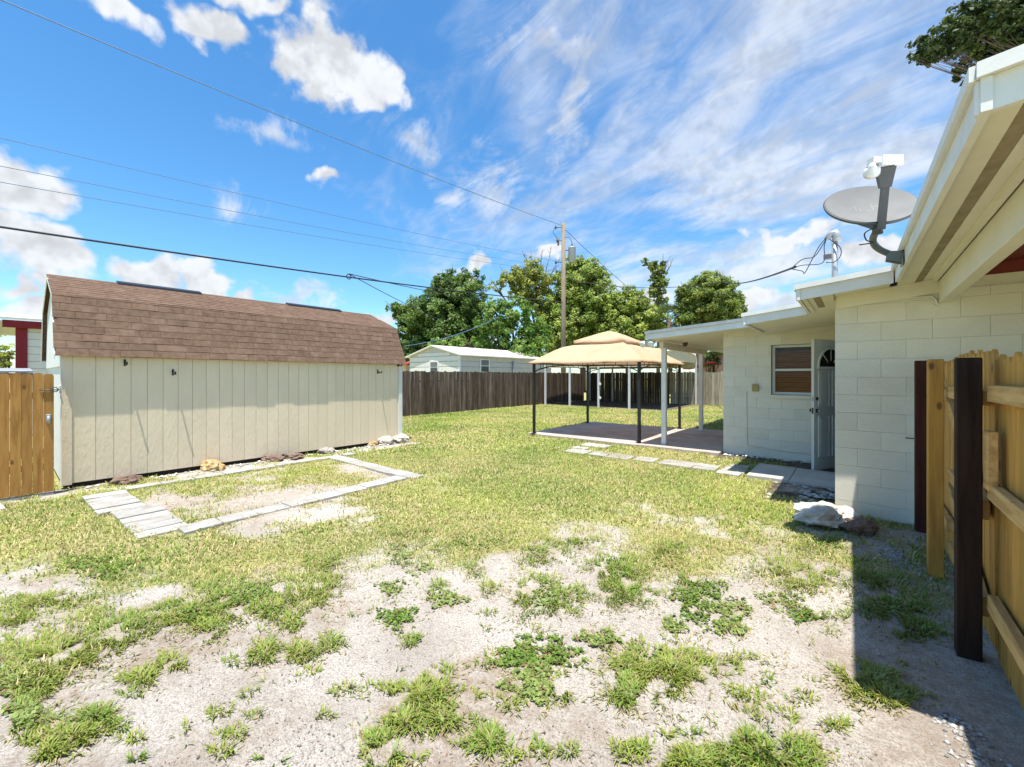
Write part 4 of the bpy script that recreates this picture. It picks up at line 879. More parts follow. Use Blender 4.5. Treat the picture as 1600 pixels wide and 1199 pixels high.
def canopy():
    ctr = sum(GC, Vector((0, 0, 0))) / 4; out = [ctr + (c - ctr) * 1.075 for c in GC]
    def ring(scale, z, sag, per=14):
        r = []
        for i in range(4):
            a, b = ctr + (out[i] - ctr) * scale, ctr + (out[(i + 1) % 4] - ctr) * scale
            for k in range(per):
                s = k / per; p = a.lerp(b, s); f = 4 * s * (1 - s); rib = .016 * abs(math.sin(s * math.pi * 3)); p.z = z - sag * f - rib * (1 if sag > 0 else 0) + .022 * mnoise.noise(p * 2.2 + Vector((0, 0, z * 7))); r.append(p)
        return r
    n = 56
    def loft(rings, closed_top=None):
        V = [p for r in rings for p in r]; F = []
        for i in range(len(rings) - 1):
            for j in range(n): F.append((i * n + j, i * n + (j + 1) % n, (i + 1) * n + (j + 1) % n, (i + 1) * n + j))
        if closed_top is not None:
            V.append(closed_top); k = len(V) - 1; b = (len(rings) - 1) * n
            for j in range(n): F.append((b + j, b + (j + 1) % n, k))
        return V, F
    rings = [ring(1.0, 1.925, .0), ring(1.005, 1.965, .0), ring(.93, 2.035, .03), ring(.80, 2.18, .05), ring(.68, 2.315, .055), ring(.585, 2.405, .05), ring(.48, 2.455, .03), ring(.40, 2.47, .0)]
    V, F = loft(rings); meshobj('canopy', V, F, M['canopy'], gz, smooth=True)
    rings = [ring(.45, 2.50, .0), ring(.452, 2.575, .03), ring(.34, 2.66, .02), ring(.22, 2.745, .01), ring(.10, 2.83, 0)]
    V, F = loft(rings, ctr + Vector((0, 0, 2.875))); meshobj('canopy_top', V, F, M['canopy'], gz, smooth=True)
    for c in out:
        q = ctr + (c - ctr) * .40; tube('roof_rib', [(c.x, c.y, 1.94), (ctr.x + (c.x - ctr.x) * .66, ctr.y + (c.y - ctr.y) * .66, 2.235), (q.x, q.y, 2.465)], .011, M['black'], gz, 6)
canopy()

# ------------------------------------------------------------------ metal carport behind the gazebo
cp = empty('metal_carport', (-9.9, 20.7, 0), label='cream metal carport with rounded eaves in the far back corner', cat='carport')
CX0, CX1, CY0, CY1 = -13.5, -6.85, 19.1, 24.15
def cprof(o=0.0):
    r = .42; pts = []
    mid = (CY0 + CY1) / 2
    pts.append((CY0 - o, 2.05)); pts.append((CY0 - o, 2.35))
    for a in np.linspace(0, 70, 7)[1:]: pts.append((CY0 - o + (r) * (1 - math.cos(math.radians(a))), 2.35 + (r + o) * math.sin(math.radians(a))))
    pts.append((mid, 3.02 + o)); return pts + [(CY1 + CY0 - y, z) for y, z in pts[-2::-1]]
pr = cprof()
V, F = [], []; nseg = len(pr)
for x in (CX0, CX1):
    for y, z in pr: V.append((x, y, z))
for y_, z_ in []: pass
F = [(i, i + 1, nseg + i + 1, nseg + i) for i in range(nseg - 1)]
o_ = meshobj('roof', V, F, M['carport'], cp); sm = o_.modifiers.new('thickness', 'SOLIDIFY'); sm.thickness = .02
for i in range(1, nseg - 1):                       # ribs pressed along the sheet
    tube('roof_rib', [(CX0, pr[i][0], pr[i][1] + .018), (CX1, pr[i][0], pr[i][1] + .018)], .018, M['carport'], cp, 6)
for f in (.25, .5, .75):
    for s in (0, 1):
        a, b = (pr[7], pr[8]) if s == 0 else (pr[8], pr[9]); y = a[0] + (b[0] - a[0]) * f; z = a[1] + (b[1] - a[1]) * f; tube('roof_rib', [(CX0, y, z + .018), (CX1, y, z + .018)], .018, M['carport'], cp, 6)
for x in (CX1 - .02, CX0 + .02):
    V, F = extrude_geo([(x, y, z - .03) for y, z in pr if z > 2.3], (.012, 0, 0)); meshobj('end_panel', V, F, M['carport'], cp)
tube('end_trim', [(CX1 + .02, y, z) for y, z in pr], .045, M['trim'], cp, 8)
for i, p in enumerate(((852, 630), (890, 634), (935, 637), (983, 641), (1036, 644))):
    x = atY(p[0], 600, CY0).x; box('post', (x - .045, CY0 - .03, 0), (x + .045, CY0 + .06, 2.3), M['pvc'], cp); box('post', (x - .04, CY1 - .05, 0), (x + .04, CY1 + .03, 2.3), M['pvc'], cp)
for y in (CY0 + .02, CY1 - .02): box('eave_beam', (CX0, y - .04, 2.24), (CX1, y + .04, 2.34), M['pvc'], cp)
for z in (.45, 1.15): box('bracket', (atY(935, 600, CY0).x + .045, CY0 - .02, z), (atY(935, 600, CY0).x + .14, CY0 + .03, z + .12), M['plastic'], cp)
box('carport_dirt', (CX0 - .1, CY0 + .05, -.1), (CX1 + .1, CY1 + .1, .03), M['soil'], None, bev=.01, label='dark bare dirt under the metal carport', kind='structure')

# ------------------------------------------------------------------ neighbouring buildings
nb = empty('neighbour_building', (-20.4, 21, 0), label='low white sided building with pale gabled metal roof behind the dark fence', cat='building')
NX0, NX1, NY0, NY1 = -22.7, -18.0, 17.0, 26.5
V, F = extrude_geo([(NX1, NY0 + .02, 0), (NX1, NY0 + .02, 2.86), (-20.36, NY0 + .02, 3.45), (NX0, NY0 + .02, 2.86), (NX0, NY0 + .02, 0)], (0, NY1 - NY0, 0)); meshobj('wall', V, F, M['sidingg'], nb)
for k in range(9):
    z = .2 + k * .33
    if z + .30 < 2.84: box('siding_strip', (NX0, NY0 - .03, z), (NX1 - .01, NY0 + .02, z + .295), M['siding'], nb, bev=.012); 
    else:
        hw = max(.1, (3.42 - z - .2) / .59 * 2.36); box('siding_strip', (-20.36 - hw, NY0 - .01, z), (-20.36 + hw, NY0 + .02, z + .2), M['siding'], nb, bev=.006)
    if z + .30 < 2.86: box('siding_strip', (NX1, NY0, z), (NX1 + .03, NY1, z + .300), M['sidingg'], nb, bev=.012)
for s in (-1, 1):
    V, F = extrude_geo([(-20.36, NY0 - .2, 3.53), (-20.36 + s * 2.62, NY0 - .2, 2.87), (-20.36 + s * 2.62, NY0 - .2, 2.80), (-20.36, NY0 - .2, 3.46)], (0, NY1 - NY0 + .4, 0)); meshobj('roof', V, F, M['metalroof'], nb)
box('corner_board', (NX1 - .06, NY0 - .05, 0), (NX1 + .05, NY0 + .08, 2.80), M['white'], nb)
def nwin(lo, hi, ax, parent, m2=M['dishgrey']):
    w = box('window', lo, hi, M['white'], parent); lo, hi = Vector(lo), Vector(hi); 
    i = 0 if ax == 'y' else 1; a, b = lo[i] + .10, hi[i] - .10; zm = (lo.z + hi.z) / 2
    for z0, z1, mm in ((lo.z + .08, zm - .03, M['darkgrey']), (zm + .03, hi.z - .08, M['dishgrey'])):
        if ax == 'y': box('pane', (a, lo.y - .012, z0), (b, lo.y - .002, z1), mm, w, bev=0)
        else: box('pane', (hi.x + .002, a, z0), (hi.x + .012, b, z1), mm, w, bev=0)
xa, xb = atY(672, 560, NY0).x, atY(686, 560, NY0).x; nwin((xa, NY0 - .05, 1.75), (xb, NY0 - .015, 2.55), 'y', nb)
ya, yb = atX(749, 560, NX1).y, atX(764, 560, NX1).y; nwin((NX1 + .032, ya, 1.80), (NX1 + .07, yb, 2.68), 'x', nb)
y = atX(800, 560, NX1).y; tube('vent_pipe', [(NX1 + .12, y, 1.0), (NX1 + .12, y, 2.62)], .06, M['galv'], nb, 8)
rh = empty('red_roof_house', (-34, 26.5, 0), label='peach house with red roof just visible past the shed end', cat='building')
p = pt(622, 578, 36); q = pt(648, 578, 36)
V, F = box_geo((p.x - 3, p.y, 0), (q.x, p.y + 6, 2.55)); meshobj('wall', V, F, M['peach'], rh)
V, F = extrude_geo([(q.x + .3, p.y - .3, 2.5), (p.x - 3.3, p.y - .3, 2.5), (p.x - 3.3, p.y + 3, 3.6), (q.x + .3, p.y + 3, 3.6)], (0, 0, .12)); meshobj('roof', V, F, M['redroof'], rh)
ph = empty('pink_house', (-6.5, 32, 0), label='pink house with dark roof beyond the rear fence near the patio', cat='building')
V, F = box_geo((-8.5, 30, 0), (3, 38, 3.15)); meshobj('wall', V, F, M['pink'], ph)
V, F = extrude_geo([(-9.2, 29.4, 3.12), (3.6, 29.4, 3.12), (3.6, 33.8, 4.3), (-9.2, 33.8, 4.3)], (0, 0, .14)); meshobj('roof', V, F, M['brownroof'], ph)
box('fascia', (-9.2, 29.33, 3.10), (3.6, 29.39, 3.28), M['trim'], ph); tube('downspout', [(-7.35, 29.4, 3.1), (-7.35, 29.9, 2.8), (-7.35, 29.9, .2)], .07, M['dark'], ph, 8)
V, F = extrude_geo([(-8.8, 28.2, 2.05), (-7.0, 28.2, 2.45), (-7.0, 28.2, 2.53), (-8.8, 28.2, 2.13)], (0, 1.5, 0)); meshobj('lean_to_roof', V, F, M['redtrim'], ph)
rt = empty('red_trim_house', (-17, 2.6, 0), label='white sided house with red trim behind the near end of the shed', cat='house')
HXw = -17.0
box('wall', (-22, .30, 0), (HXw - .03, 6.5, 3.0), M['siding'], rt, bev=0)
for k in range(15): box('siding_strip', (HXw - .03, .40, .05 + k * .195), (HXw + (.012 if k % 2 else .008), 6.5, .05 + k * .195 + .188), M['siding'], rt, bev=.008)
box('corner_post', (HXw - .2, .20, 0), (HXw + .05, .40, 2.98), M['redtrim'], rt); box('fascia', (HXw + .10, -.02, 2.86), (HXw + .16, 6.6, 3.05), M['redtrim'], rt); box('soffit', (-22.3, -.25, 2.98), (HXw + .10, 6.6, 3.03), M['white'], rt)
V, F = extrude_geo([(HXw + .22, -.30, 3.06), (HXw + .22, -.30, 3.12), (-22.3, -.30, 3.75), (-22.3, -.30, 3.69)], (0, 7, 0)); meshobj('roof', V, F, M['metalroof'], rt)
box('porch_valance', (-22, -.28, 2.55), (HXw + .05, -.24, 3.0), M['siding'], rt)
lr = empty('low_metal_roof', (-12.6, -.3, 0), label='low grey metal roof edge showing above the picket gate', cat='roof')
box('roof_sheet', (-13.4, -1.8, 1.70), (-12.2, .36, 1.735), M['galv'], lr, rot=(0, .05, 0)); box('roof_edge', (-12.24, -1.8, 1.56), (-12.18, .36, 1.66), M['darkgrey'], lr)
for y in (-1.7, .2): box('post', (-12.9, y, 0), (-12.8, y + .1, 1.72), M['darkgrey'], lr)

# ------------------------------------------------------------------ utility pole and lines
up = empty('utility_pole', (-16.25, 25.5, 0), label='tall weathered wooden utility pole with a grey transformer', cat='pole')
PX, PY = -16.25, 25.5; ptop = 12.55
tube('pole', [(PX, PY, 0), (PX, PY, 6), (PX, PY, ptop)], [.19, .165, .13], M['pole'], up, 12)
R_ = Vector((CT, ST, 0))
tc_ = Vector((PX, PY, 0)) + R_ * .62
tube('transformer', [(tc_.x, tc_.y, 9.75), (tc_.x, tc_.y, 9.8), (tc_.x, tc_.y, 10.75), (tc_.x, tc_.y, 10.82), (tc_.x, tc_.y, 10.84)], [.24, .27, .27, .29, .10], M['galv'], up, 16)
tube('transformer_bushing', [(tc_.x, tc_.y, 10.84), (tc_.x, tc_.y, 11.15)], .05, M['darkgrey'], up, 8)
for z in (9.9, 10.6): tube('transformer_bracket', [(PX, PY, z), (tc_.x, tc_.y, z)], .035, M['darkgrey'], up, 6)
for z, l in ((12.25, -.55), (11.3, -.45), (9.1, -.5), (9.75, -.55)):
    e = Vector((PX, PY, z)) + R_ * l; tube('insulator_arm', [(PX, PY, z), tuple(e)], .03, M['darkgrey'], up, 6); tube('insulator', [(e.x, e.y, z - .12), (e.x, e.y, z), (e.x, e.y, z + .14)], [.05, .07, .04], M['darkgrey'], up, 8)
e = Vector((PX, PY, 11.3)) + R_ * -.35; tube('fuse_cutout', [(e.x, e.y, 11.5), (e.x - .03, e.y, 10.95)], .06, M['darkgrey'], up, 8)
tube('jumper_wire', [Vector((PX, PY, 12.3)) + R_ * -.6, Vector((PX, PY, 11.9)) + R_ * -.75, Vector((PX, PY, 11.4)) + R_ * -.4], .018, M['cable'], up, 6)
tube('jumper_wire', [(PX, PY, 11.5), Vector((PX, PY, 11.55)) + R_ * .45, (tc_.x, tc_.y, 11.15)], .018, M['cable'], up, 6)
def wire(a, b, sag, r, m, label, n=40):
    a, b = Vector(a), Vector(b); pts = []
    for i in range(n + 1):
        f = i / n; p = a.lerp(b, f); p.z -= sag * 4 * f * (1 - f); pts.append(p)
    V, F = tube_geo(pts, r, 6); return meshobj('overhead_wire', V, F, m, None, smooth=True, label=label, cat='wire')
# the lines run from the pole along the side boundary towards the next pole behind the camera
def line_through(z_pole, px, py, X=-16.25, off=0.0):
    q = atX(px, py, X); q2 = Vector((X, q.y, q.z)); a = Vector((PX + off, PY, z_pole)); b = a + (q2 - a) * 1.45; return a, b
for (zp, px, py, r, m, lb) in ((12.35, 50, 2, .017, M['bluecable'], 'highest overhead wire crossing the sky from upper left to the pole top'), (9.75, 2, 197, .009, M['bluecable'], 'second highest thin wire at the left of the sky'), (9.35, 2, 241, .009, M['bluecable'], 'third thin wire at the left of the sky'), (9.05, 2, 266, .009, M['bluecable'], 'fourth thin wire, just above the thick black cable'), (6.9, 2, 336, .030, M['cable'], 'thick black communication cable crossing above the shed')):
    a, b = line_through(zp, px, py); wire(a, b, .35, r, m, lb)
p0 = atX(545, 428, -16.2)
wire(p0, pt(690, 500, 30), .1, .016, M['cable'], 'short branch wire dropping from the thick cable behind the dark tree'); wire(p0, pt(760, 470, 32), .1, .018, M['cable'], 'branch wire running just under the thick cable')
V, F = tube_geo([p0 + Vector((0, .10 * math.cos(a), -.12 + .10 * math.sin(a))) for a in np.linspace(0, 6.28, 14)], .02, 6); meshobj('cable_loop', V, F, M['cable'], None, label='small loop of cable hanging at the thick cable junction', cat='cable')
wire((PX + .1, PY, 12.1), pt(1052, 508, 37), .2, .016, M['cable'], 'wire sloping from the pole top down to the right behind trees')
wire((PX + .1, PY, 9.6), pt(1185, 522, 40), .35, .016, M['cable'], 'lower wire sloping right behind the round tree')
wire(pt(632, 541, 24), pt(770, 500, 28), .25, .016, M['bluecable'], 'pale service wire hanging above the white building roof')
# service mast on the roof
MX, MY = -.29, 8.75
ms_ = empty('service_mast', (MX, MY, 2.75), label='grey electrical service mast standing on the patio roof', cat='mast')
tube('pipe', [(MX, MY, 2.72), (MX, MY, 3.86)], .042, M['galv'], ms_, 12)
tube('weatherhead', [(MX + .03, MY, 3.82), (MX + .03, MY, 3.90), (MX - .0, MY, 3.97), (MX - .06, MY - .0, 3.96), (MX - .12, MY, 3.88)], [.058, .07, .066, .055, .03], M['galv'], ms_, 12)
box('cable_clamp', (MX - .15, MY - .04, 3.55), (MX - .045, MY + .04, 3.63), M['darkgrey'], ms_)
for j, (dx, zz) in enumerate(((-.02, 3.62), (.02, 3.50), (-.06, 3.38))):
    tube('drip_loop', spl([(MX - .11, MY - .02 * j, 3.90), (MX - .16 + dx, MY - .03, 3.76), (MX - .22 + dx * 3, MY - .02, zz), (MX - .45, MY + .05, zz + .02 * j), (MX - .62, MY + .12, 3.50)]), .007, M['cable'], ms_, 6)
tube('drip_loop', spl([(MX - .08, MY - .05, 3.88), (MX + .06, MY - .07, 3.72), (MX + .08, MY - .06, 3.58), (MX + .0, MY - .06, 3.48), (MX - .12, MY, 3.50)]), .007, M['cable'], ms_, 6)
wire((MX - .55, MY + .1, 3.52), pt(1130, 441, 24), .18, .020, M['cable'], 'black service cable running from the roof mast to the trees'); wire(pt(1130, 441, 24), (PX + .2, PY, 8.6), .5, .018, M['cable'], 'service cable stretch between the round tree and the pole')

# ------------------------------------------------------------------ satellite dish
dsh = empty('satellite_dish', (.29, 4.95, 2.62), label='grey satellite dish on a bent arm mounted on the eave fascia', cat='satellite dish')
def dish():
    C0 = Vector(pt(1360, 318, 3.6)); n = Vector((.284, -.703, .652)).normalized(); rt_ = Vector((0, 0, 1)).cross(n).normalized(); upv = n.cross(rt_).normalized()
    a_, b_ = .323, .300
    def S(u, v, o=0): return C0 + rt_ * u + upv * v + n * (((u / a_) ** 2 + (v / b_) ** 2 - 1) * .065 + o)
    V, F = [], []; K, J = 8, 48
    for o in (0, -.012):
        V.append(S(0, 0, o))
        for i in range(1, K + 1):
            for j in range(J): a = 2 * math.pi * j / J; V.append(S(a_ * i / K * math.cos(a), b_ * i / K * math.sin(a), o))
    h = 1 + K * J
    for s in (0, h):
        for j in range(J): F.append((s, s + 1 + j, s + 1 + (j + 1) % J))
        for i in range(K - 1):
            for j in range(J): q = s + 1 + i * J; F.append((q + j, q + J + j, q + J + (j + 1) % J, q + (j + 1) % J))
    meshobj('reflector', V, F, M['dishgrey'], dsh, smooth=True)
    tube('rim', [S(a_ * math.cos(a), b_ * math.sin(a), -.014) for a in np.linspace(0, 2 * math.pi, 49)], .012, M['darkgrey'], dsh, 6)
    # faded word on the face
    cu = bpy.data.curves.new('faded_word', 'FONT'); cu.body = 'dish'; cu.size = .15; cu.align_x = 'CENTER'; cu.align_y = 'CENTER'; to = bpy.data.objects.new('tmp', cu); COL.objects.link(to)
    bpy.context.view_layer.update(); me = bpy.data.meshes.new_from_object(to.evaluated_get(bpy.context.evaluated_depsgraph_get())); bpy.data.objects.remove(to)
    bm = bmesh.new(); bm.from_mesh(me); bmesh.ops.subdivide_edges(bm, edges=[e for e in bm.edges if e.calc_length() > .04], cuts=2); bmesh.ops.triangulate(bm, faces=bm.faces[:])
    for v in bm.verts: v.co = S(v.co.x - .02, v.co.y + .03, .0009) - C0
    bm.to_mesh(me); bm.free(); me.materials.append(mat('faded_print', (.212, .209, .20), None, .5)); o = bpy.data.objects.new('faded_word', me); _link(o, C0, dsh)
    foot = S(-.01, -b_ - .02, -.03)
    tip = Vector(pt(1386, 262, 3.30)); ax = (tip - foot).normalized(); sd = ax.cross(Vector((0, 0, 1))).normalized(); o2 = sd.cross(ax)
    def bar(name, p, q, w0, h0, w1, h1, m, bias=0.0):
        d = (q - p).normalized(); s = d.cross(Vector((0, 0, 1))).normalized(); u = s.cross(d)
        V = [p + s * x * w0 + u * y * h0 for x, y in ((-1, -1), (1, -1), (1, 1), (-1, 1))] + [q + s * (x + bias) * w1 + u * y * h1 for x, y in ((-1, -1), (1, -1), (1, 1), (-1, 1))]
        return meshobj(name, V, [(0, 3, 2, 1), (4, 5, 6, 7), (0, 1, 5, 4), (1, 2, 6, 5), (2, 3, 7, 6), (3, 0, 4, 7)], m, dsh)
    mid = foot.lerp(tip, .66)
    bar('feed_arm', foot - ax * .03, mid, .026, .022, .024, .02, M['darkgrey']); bar('feed_arm_head', mid, tip, .034, .03, .060, .04, M['darkgrey'], .2)
    hb = tip + ax * .0
    V, F = box_geo((-.075, -.05, 0), (.085, .05, .075)); 
    cx_ = Vector((CT, ST, 0)); cf = Vector((-ST, CT, 0)); cz = Vector((0, 0, 1))
    meshobj('feed_housing', [hb + cx_ * x + cf * y + cz * z for x, y, z in V], F, M['plastic'], dsh)
    V, F = box_geo((-.135, -.035, .025), (-.075, .03, .07)); meshobj('feed_housing', [hb + cx_ * x + cf * y + cz * z for x, y, z in V], F, M['plastic'], dsh)
    hc = hb + cx_ * -.118 + cz * -.012; dd = (C0 - hc).normalized()
    tube('feed_horn', [hc - dd * .045, hc, hc + dd * .012, hc + dd * .05], [.02, .03, .052, .055], M['plastic'], dsh, 16); tube('feed_horn_throat', [hc + dd * .051, hc + dd * .054], [.036, .036], M['darkgrey'], dsh, 16)
    # bent mast and fascia foot
    m0 = Vector((.282, 4.95, 2.645)); f2 = foot + Vector((-.02, .05, -.02)); el = Vector(pt(1352, 372, 3.66))
    pts = [m0 + Vector((-.02, 0, 0))]
    for f in np.linspace(0.0, 1, 12): pts.append((m0 + Vector((-.05, 0, .02))) * (1 - f) ** 2 + (el + Vector((-.01, 0, -.07))) * 2 * f * (1 - f) + f2 * f * f)
    tube('bent_mast', pts, .026, M['midgrey'], dsh, 12); tube('mast_clamp', [f2 - Vector((0, 0, .03)), f2 + Vector((0, 0, .06))], .036, M['darkgrey'], dsh, 12)
    bar('back_bracket', f2 + Vector((0, 0, .04)), C0 - n * .15, .03, .03, .04, .04, M['darkgrey'])
    V, F = extrude_geo([(.300, 4.86, 2.56), (.300, 5.04, 2.56), (.300, 5.04, 2.60), (.300, 4.99, 2.675), (.300, 4.91, 2.675), (.300, 4.86, 2.60)], (-.008, 0, 0)); meshobj('wall_foot', V, F, M['midgrey'], dsh)
    for y in (4.895, 5.005):
        V, F = extrude_geo([(.293, y, 2.58), (.293, y, 2.675), (.20, y, 2.69), (.19, y, 2.62)], (0, .008, 0)); meshobj('foot_cheek', V, F, M['midgrey'], dsh)
    tube('coax', spl([foot + Vector((-.03, .02, 0)), foot + Vector((-.10, .03, -.03)), foot + Vector((-.09, .04, -.09)), f2 + Vector((-.03, -.02, -.10)), el + Vector((-.04, -.03, -.06))]), .005, M['cable'], dsh, 6)
dish()
# twin flood light under the patio roof corner
fl_ = empty('flood_light', (-3.56, 9.0, 2.30), label='white twin-headed flood light at the patio roof corner', cat='light')
box('mount_box', (-3.60, 8.98, 2.26), (-3.48, 9.06, 2.37), M['plastic'], fl_, bev=.008)
for dx in (-.075, .085):
    a = Vector((-3.54 + dx, 8.95, 2.32)); d = Vector((dx * 1.5, -.7, -.35)).normalized(); tube('lamp_head', [a - d * .05, a - d * .02, a + d * .06, a + d * .085, a + d * .09], [.03, .05, .062, .066, .05], M['plastic'], fl_, 14); tube('neck', [(-3.54, 9.0, 2.32), tuple(a)], .018, M['plastic'], fl_, 8)
cb = empty('ceiling_lamp_holder', (-3.2, 10.9, 2.38), label='small dark lamp holder under the patio ceiling', cat='light')
pz = Vector((-3.25, 10.6, zA(-3.25) - .16)); tube('socket', [pz - Vector((0, 0, .10)), pz - Vector((0, 0, .06)), pz], [.035, .055, .06], M['brownroof'], cb, 12)

# ------------------------------------------------------------------ trees
def tree(name, label, t, base_px, lobes, leaf, cols, dens=1.0, bare=(), trunk_r=.22, cat='tree', fork=.45, group=None, shape=(1, 1), base=None, limb=1.0, clump=(.13, .27)):
    b = base or pt(base_px, 588, t); b = Vector((b.x, b.y, 0)); root = empty(name, b, label=label, cat=cat, group=group)
    cs = [(Vector(pt(px, py, t + dt)), r * (t + dt) / FPX) for px, py, r, dt in lobes]
    zt = sum(c.z for c, r in cs) / len(cs) * fork; fk = Vector((b.x, b.y, zt)); fk += (sum((c for c, r in cs), Vector()) / len(cs) - fk) * .12; fk.z = zt
    parts = [tube_geo([b - Vector((0, 0, .2)), b.lerp(fk, .5) + Vector((.08, .05, 0)), fk], [trunk_r * 1.25, trunk_r, trunk_r * .85], 9)]
    for c, r in cs:
        m1 = fk.lerp(c, .5) + Vector((random.uniform(-.3, .3), random.uniform(-.3, .3), .2)); parts.append(tube_geo([fk, m1, c, c + (c - m1) * .35 * limb], [trunk_r * .55 * limb, trunk_r * .35 * limb, trunk_r * .16 * limb, .012], 6))
        for k in range(5):
            a = rng.normal(0, 1, 3); a /= np.linalg.norm(a); e = c + Vector(a) * r * .85; parts.append(tube_geo([m1.lerp(c, .6), c.lerp(e, .5), e], [trunk_r * .2 * limb, trunk_r * .1 * limb, .01], 5))
    V, F = merge(parts); meshobj('trunk', V, F, M['bark'], root, smooth=True)
    if bare:
        parts = []
        for (x0, y0, x1, y1) in bare:
            p, q = pt(x0, y0, t), pt(x1, y1, t); p, q = Vector(p), Vector(q); L_ = (q - p).length; md = p.lerp(q, .5) + Vector(rng.normal(0, .06 * L_, 3)); parts.append(tube_geo([p, md, q], [.07, .05, .015], 5))
            for k in range(9):
                f = .25 + .75 * k / 9; s = p.lerp(q, f); e = s + ((q - p).normalized() + Vector(rng.normal(0, .55, 3))).normalized() * L_ * .35 * (1.15 - f); parts.append(tube_geo([s, s.lerp(e, .5) + Vector(rng.normal(0, .03, 3)), e], [.028, .018, .008], 4))
        V, F = merge(parts); meshobj('bare_branches', V, F, M['deadwood'], root, smooth=True)
    P, A, Cc = [], [], []
    for c, r in cs:
        nc = max(7, int(26 * dens * (r / 1.0) ** 1.55))
        for k in range(nc):
            a = rng.normal(0, 1, 3); a /= np.linalg.norm(a); rad = r * (1.0 - .55 * rng.random() ** 1.8); ctr = np.array(c) + a * rad * np.array((1, 1, .88)); cr = r * rng.uniform(*clump) + .08 * min(1, t / 25)
            n = int(max(14, 40 * (cr / .35) ** 1.7 * (.25 / leaf) ** 1.4)); n = min(n, 330)
            q = rng.normal(0, 1, (n, 3)); q /= np.linalg.norm(q, axis=1)[:, None]; q *= (rng.random((n, 1)) ** .45) * cr; q[:, 2] *= .7
            P.append(ctr + q); A.append(q / cr * .6 + a * .5 + np.array((0, 0, .45))); tone = rng.random(); bright = rng.uniform(.75, 1.2)
            cc = (np.array(cols[0]) * (1 - tone) + np.array(cols[1]) * tone) * bright; Cc.append(cc[None] * (.75 + .5 * rng.random((n, 1))))
    P, A, Cc = np.concatenate(P), np.concatenate(A), np.concatenate(Cc); n = len(P)
    A = A + rng.normal(0, .45, A.shape); A /= np.linalg.norm(A, axis=1)[:, None]; rv = rng.normal(0, 1, A.shape); U = np.cross(A, rv); U /= np.linalg.norm(U, axis=1)[:, None]; W = np.cross(A, U)
    s = (leaf * (.6 + .7 * rng.random(n)) / 2)[:, None]; wd = .55 * shape[0]
    V = np.stack([P - U * s, P + W * s * wd, P + U * s * 1.05 - A * s * .2, P - W * s * wd], 1).reshape(-1, 3); k = np.arange(n) * 4
    batch('crown', V, [np.stack([k, k + 1, k + 2, k + 3], 1)], np.repeat(Cc, 4, 0), ML, root); return root
DK = ((.07, .14, .028), (.21, .30, .065)); MD_ = ((.13, .20, .033), (.34, .40, .085)); LT = ((.19, .28, .045), (.45, .51, .11)); YG = ((.21, .27, .04), (.46, .47, .10)); BR = ((.09, .19, .03), (.29, .42, .085))
tree('dark_tree', 'big dark green tree rising behind the left part of the white building', 38, 690, [(695, 500, 42, 0), (662, 492, 34, -1), (630, 490, 20, 0), (640, 505, 18, -1), (615, 482, 11, 0), (725, 470, 36, 0), (735, 440, 22, 1), (700, 452, 26, 0), (680, 470, 26, 1), (705, 432, 12, 1), (650, 530, 32, 0), (645, 548, 26, -1), (740, 520, 34, 1), (700, 535, 40, -1), (745, 490, 24, 0), (690, 440, 14, 0)], 0.258, DK, 1.25, trunk_r=.34)
tree('broadleaf_tree', 'bright glossy-leaved tree just behind the white building roof', 33, 800, [(775, 500, 30, 0), (800, 490, 30, 0), (770, 530, 30, 0), (805, 525, 32, 0), (835, 520, 26, 0), (735, 545, 24, -1), (840, 545, 24, -1), (815, 550, 22, -2), (765, 480, 16, 0), (690, 545, 22, -1), (715, 535, 16, -1)], 0.274, BR, 1.0, trunk_r=.22)
tree('open_tree', 'yellow-green open tree with bare twigs left of the utility pole', 43, 845, [(800, 440, 20, 0), (822, 428, 26, 0), (838, 445, 28, 0), (790, 432, 9, 0), (775, 448, 12, 0), (815, 462, 24, 0), (845, 480, 26, 0), (832, 412, 12, 0), (860, 500, 26, 0), (868, 470, 16, 0)], 0.258, YG, .85, bare=((848, 455, 862, 385), (840, 440, 848, 388), (852, 450, 876, 400), (830, 420, 815, 392)), trunk_r=.28)
tree('tall_tree', 'tall light green tree immediately right of the utility pole', 42, 910, [(905, 440, 34, 0), (925, 425, 22, 0), (940, 428, 14, 0), (900, 415, 18, 0), (895, 405, 9, 0), (890, 475, 38, 0), (930, 465, 34, 0), (900, 515, 42, 0), (945, 505, 36, 0), (870, 520, 34, -1), (880, 550, 26, -1), (875, 440, 14, 0)], 0.258, LT, 1.1, trunk_r=.3)
tree('bushy_tree', 'bushy mid green tree behind the gazebo roof', 40, 980, [(965, 480, 26, 0), (985, 470, 26, 0), (1000, 465, 16, 0), (975, 510, 38, 0), (1010, 505, 32, 0), (1000, 530, 30, -1), (1025, 500, 20, 0), (960, 530, 26, -1), (940, 470, 14, 0)], 0.251, LT, 1.05, trunk_r=.26)
tree('slender_tree', 'slender sparse tree with dead twigs at its top', 52, 1028, [(1028, 425, 13, 0), (1022, 415, 9, 0), (1008, 410, 7, 0), (1030, 440, 14, 0), (1026, 455, 13, 0), (1033, 468, 11, 0), (1028, 482, 9, 0), (1036, 412, 6, 0)], 0.289, MD_, 1.5, bare=((1038, 425, 1048, 400), (1040, 428, 1053, 402), (1036, 420, 1036, 396)), trunk_r=.2, fork=.95)
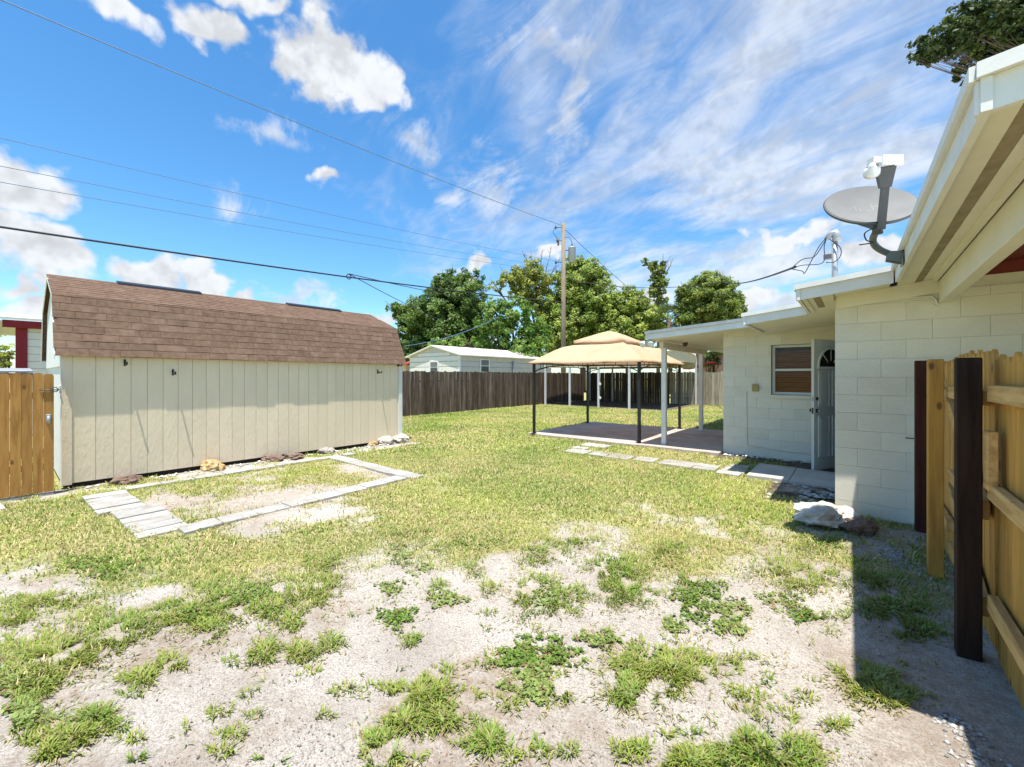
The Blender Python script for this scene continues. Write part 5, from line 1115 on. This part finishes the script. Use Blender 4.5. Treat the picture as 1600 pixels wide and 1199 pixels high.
tree('round_tree', 'dense rounded tree standing above the patio roof', 36, 1108, [(1105, 470, 40, 0), (1080, 465, 24, 0), (1070, 455, 14, 0), (1125, 460, 28, 0), (1110, 445, 24, 0), (1090, 450, 20, 1), (1140, 475, 22, 0), (1152, 468, 10, 0), (1080, 495, 28, 0), (1120, 495, 34, 0), (1145, 492, 20, 0), (1065, 490, 16, 0), (1128, 440, 9, 0)], 0.228, MD_, 1.35, trunk_r=.3)
tree('dark_shrub', 'dark leafy shrub showing above the rear fence beside the patio post', 27, 1108, [(1108, 555, 10, 0), (1116, 548, 10, 0), (1104, 566, 10, 0), (1120, 566, 9, 0), (1128, 548, 7, 0)], .22, DK, 1.4, trunk_r=.09)
tree('far_left_tree', 'sunlit yellow-green tree at the far left edge beyond the gate', 15, -5, [(0, 560, 16, 0), (8, 566, 12, 0), (-25, 545, 30, 0), (14, 556, 6, 0), (3, 575, 14, 0)], .14, YG, 1.3, trunk_r=.10)
# overhanging oak behind the house, trunk beyond the roof
tree('oak_tree', 'dark oak with leafy boughs overhanging the near roof at upper right', 10.5, 1800, [(1535, 38, 46, 0), (1500, 45, 36, 0), (1465, 62, 30, 0), (1440, 78, 20, 0), (1480, 80, 16, 0), (1570, 18, 46, 0), (1600, 40, 40, 0), (1530, 72, 20, .2), (1560, 62, 26, .2), (1510, 95, 14, .4), (1545, 88, 14, .3), (1500, 118, 12, .5), (1512, 104, 14, .5), (1432, 92, 9, 0), (1455, 88, 16, 0), (1540, 100, 14, .4), (1590, 78, 30, .5), (1572, 95, 22, .5), (1545, 112, 16, .6), (1520, 126, 12, .6), (1610, 95, 30, .5), (1630, 60, 40, 0), (1660, 20, 60, 0), (1720, 60, 90, 0), (1700, -60, 90, 1)], .115, ((.030, .058, .014), (.105, .14, .040)), 5.0, trunk_r=.3, limb=.11, clump=(.10, .22), base=Vector((6.2, 17.5, 0)), fork=.6)
# cabbage palm
def palm():
    b = pt(1046, 588, 37); root = empty('palm_tree', (b.x, b.y, 0), label='cabbage palm with fan leaves between the bushy tree and the round tree', cat='palm')
    top = Vector(pt(1046, 497, 37)); tube('trunk', [(b.x, b.y, -.1), (b.x + .1, b.y, 3), tuple(top)], [.2, .17, .16], M['bark'], root, 10)
    V, F, C = [], [], []; off = 0
    for k in range(26):
        a = rng.uniform(0, 6.283); el = rng.uniform(-.5, 1.3); d = Vector((math.cos(a) * math.cos(el), math.sin(a) * math.cos(el), math.sin(el))); hub = top + d * rng.uniform(.7, 1.0); s = d.cross(Vector((0, 0, 1))).normalized(); u = s.cross(d)
        for j in range(15):
            f = (j - 7) / 7 * 1.25; dd = (d * math.cos(f) + s * math.sin(f) + Vector((0, 0, -.12 * abs(f)))).normalized(); e = hub + dd * .85 + Vector((0, 0, -.10)); w = u.cross(dd).normalized() * .035 if True else s
            for p in (hub, hub.lerp(e, .5) + w, e, hub.lerp(e, .5) - w): V.append(tuple(p))
            F.append((off, off + 1, off + 2, off + 3)); off += 4; c = np.array((.085, .125, .035)) * rng.uniform(.6, 1.3)
            C += [c] * 4
        p0, p1 = top, hub
    batch('fronds', np.array(V), [np.array(F)], np.array(C), ML, root)
palm()
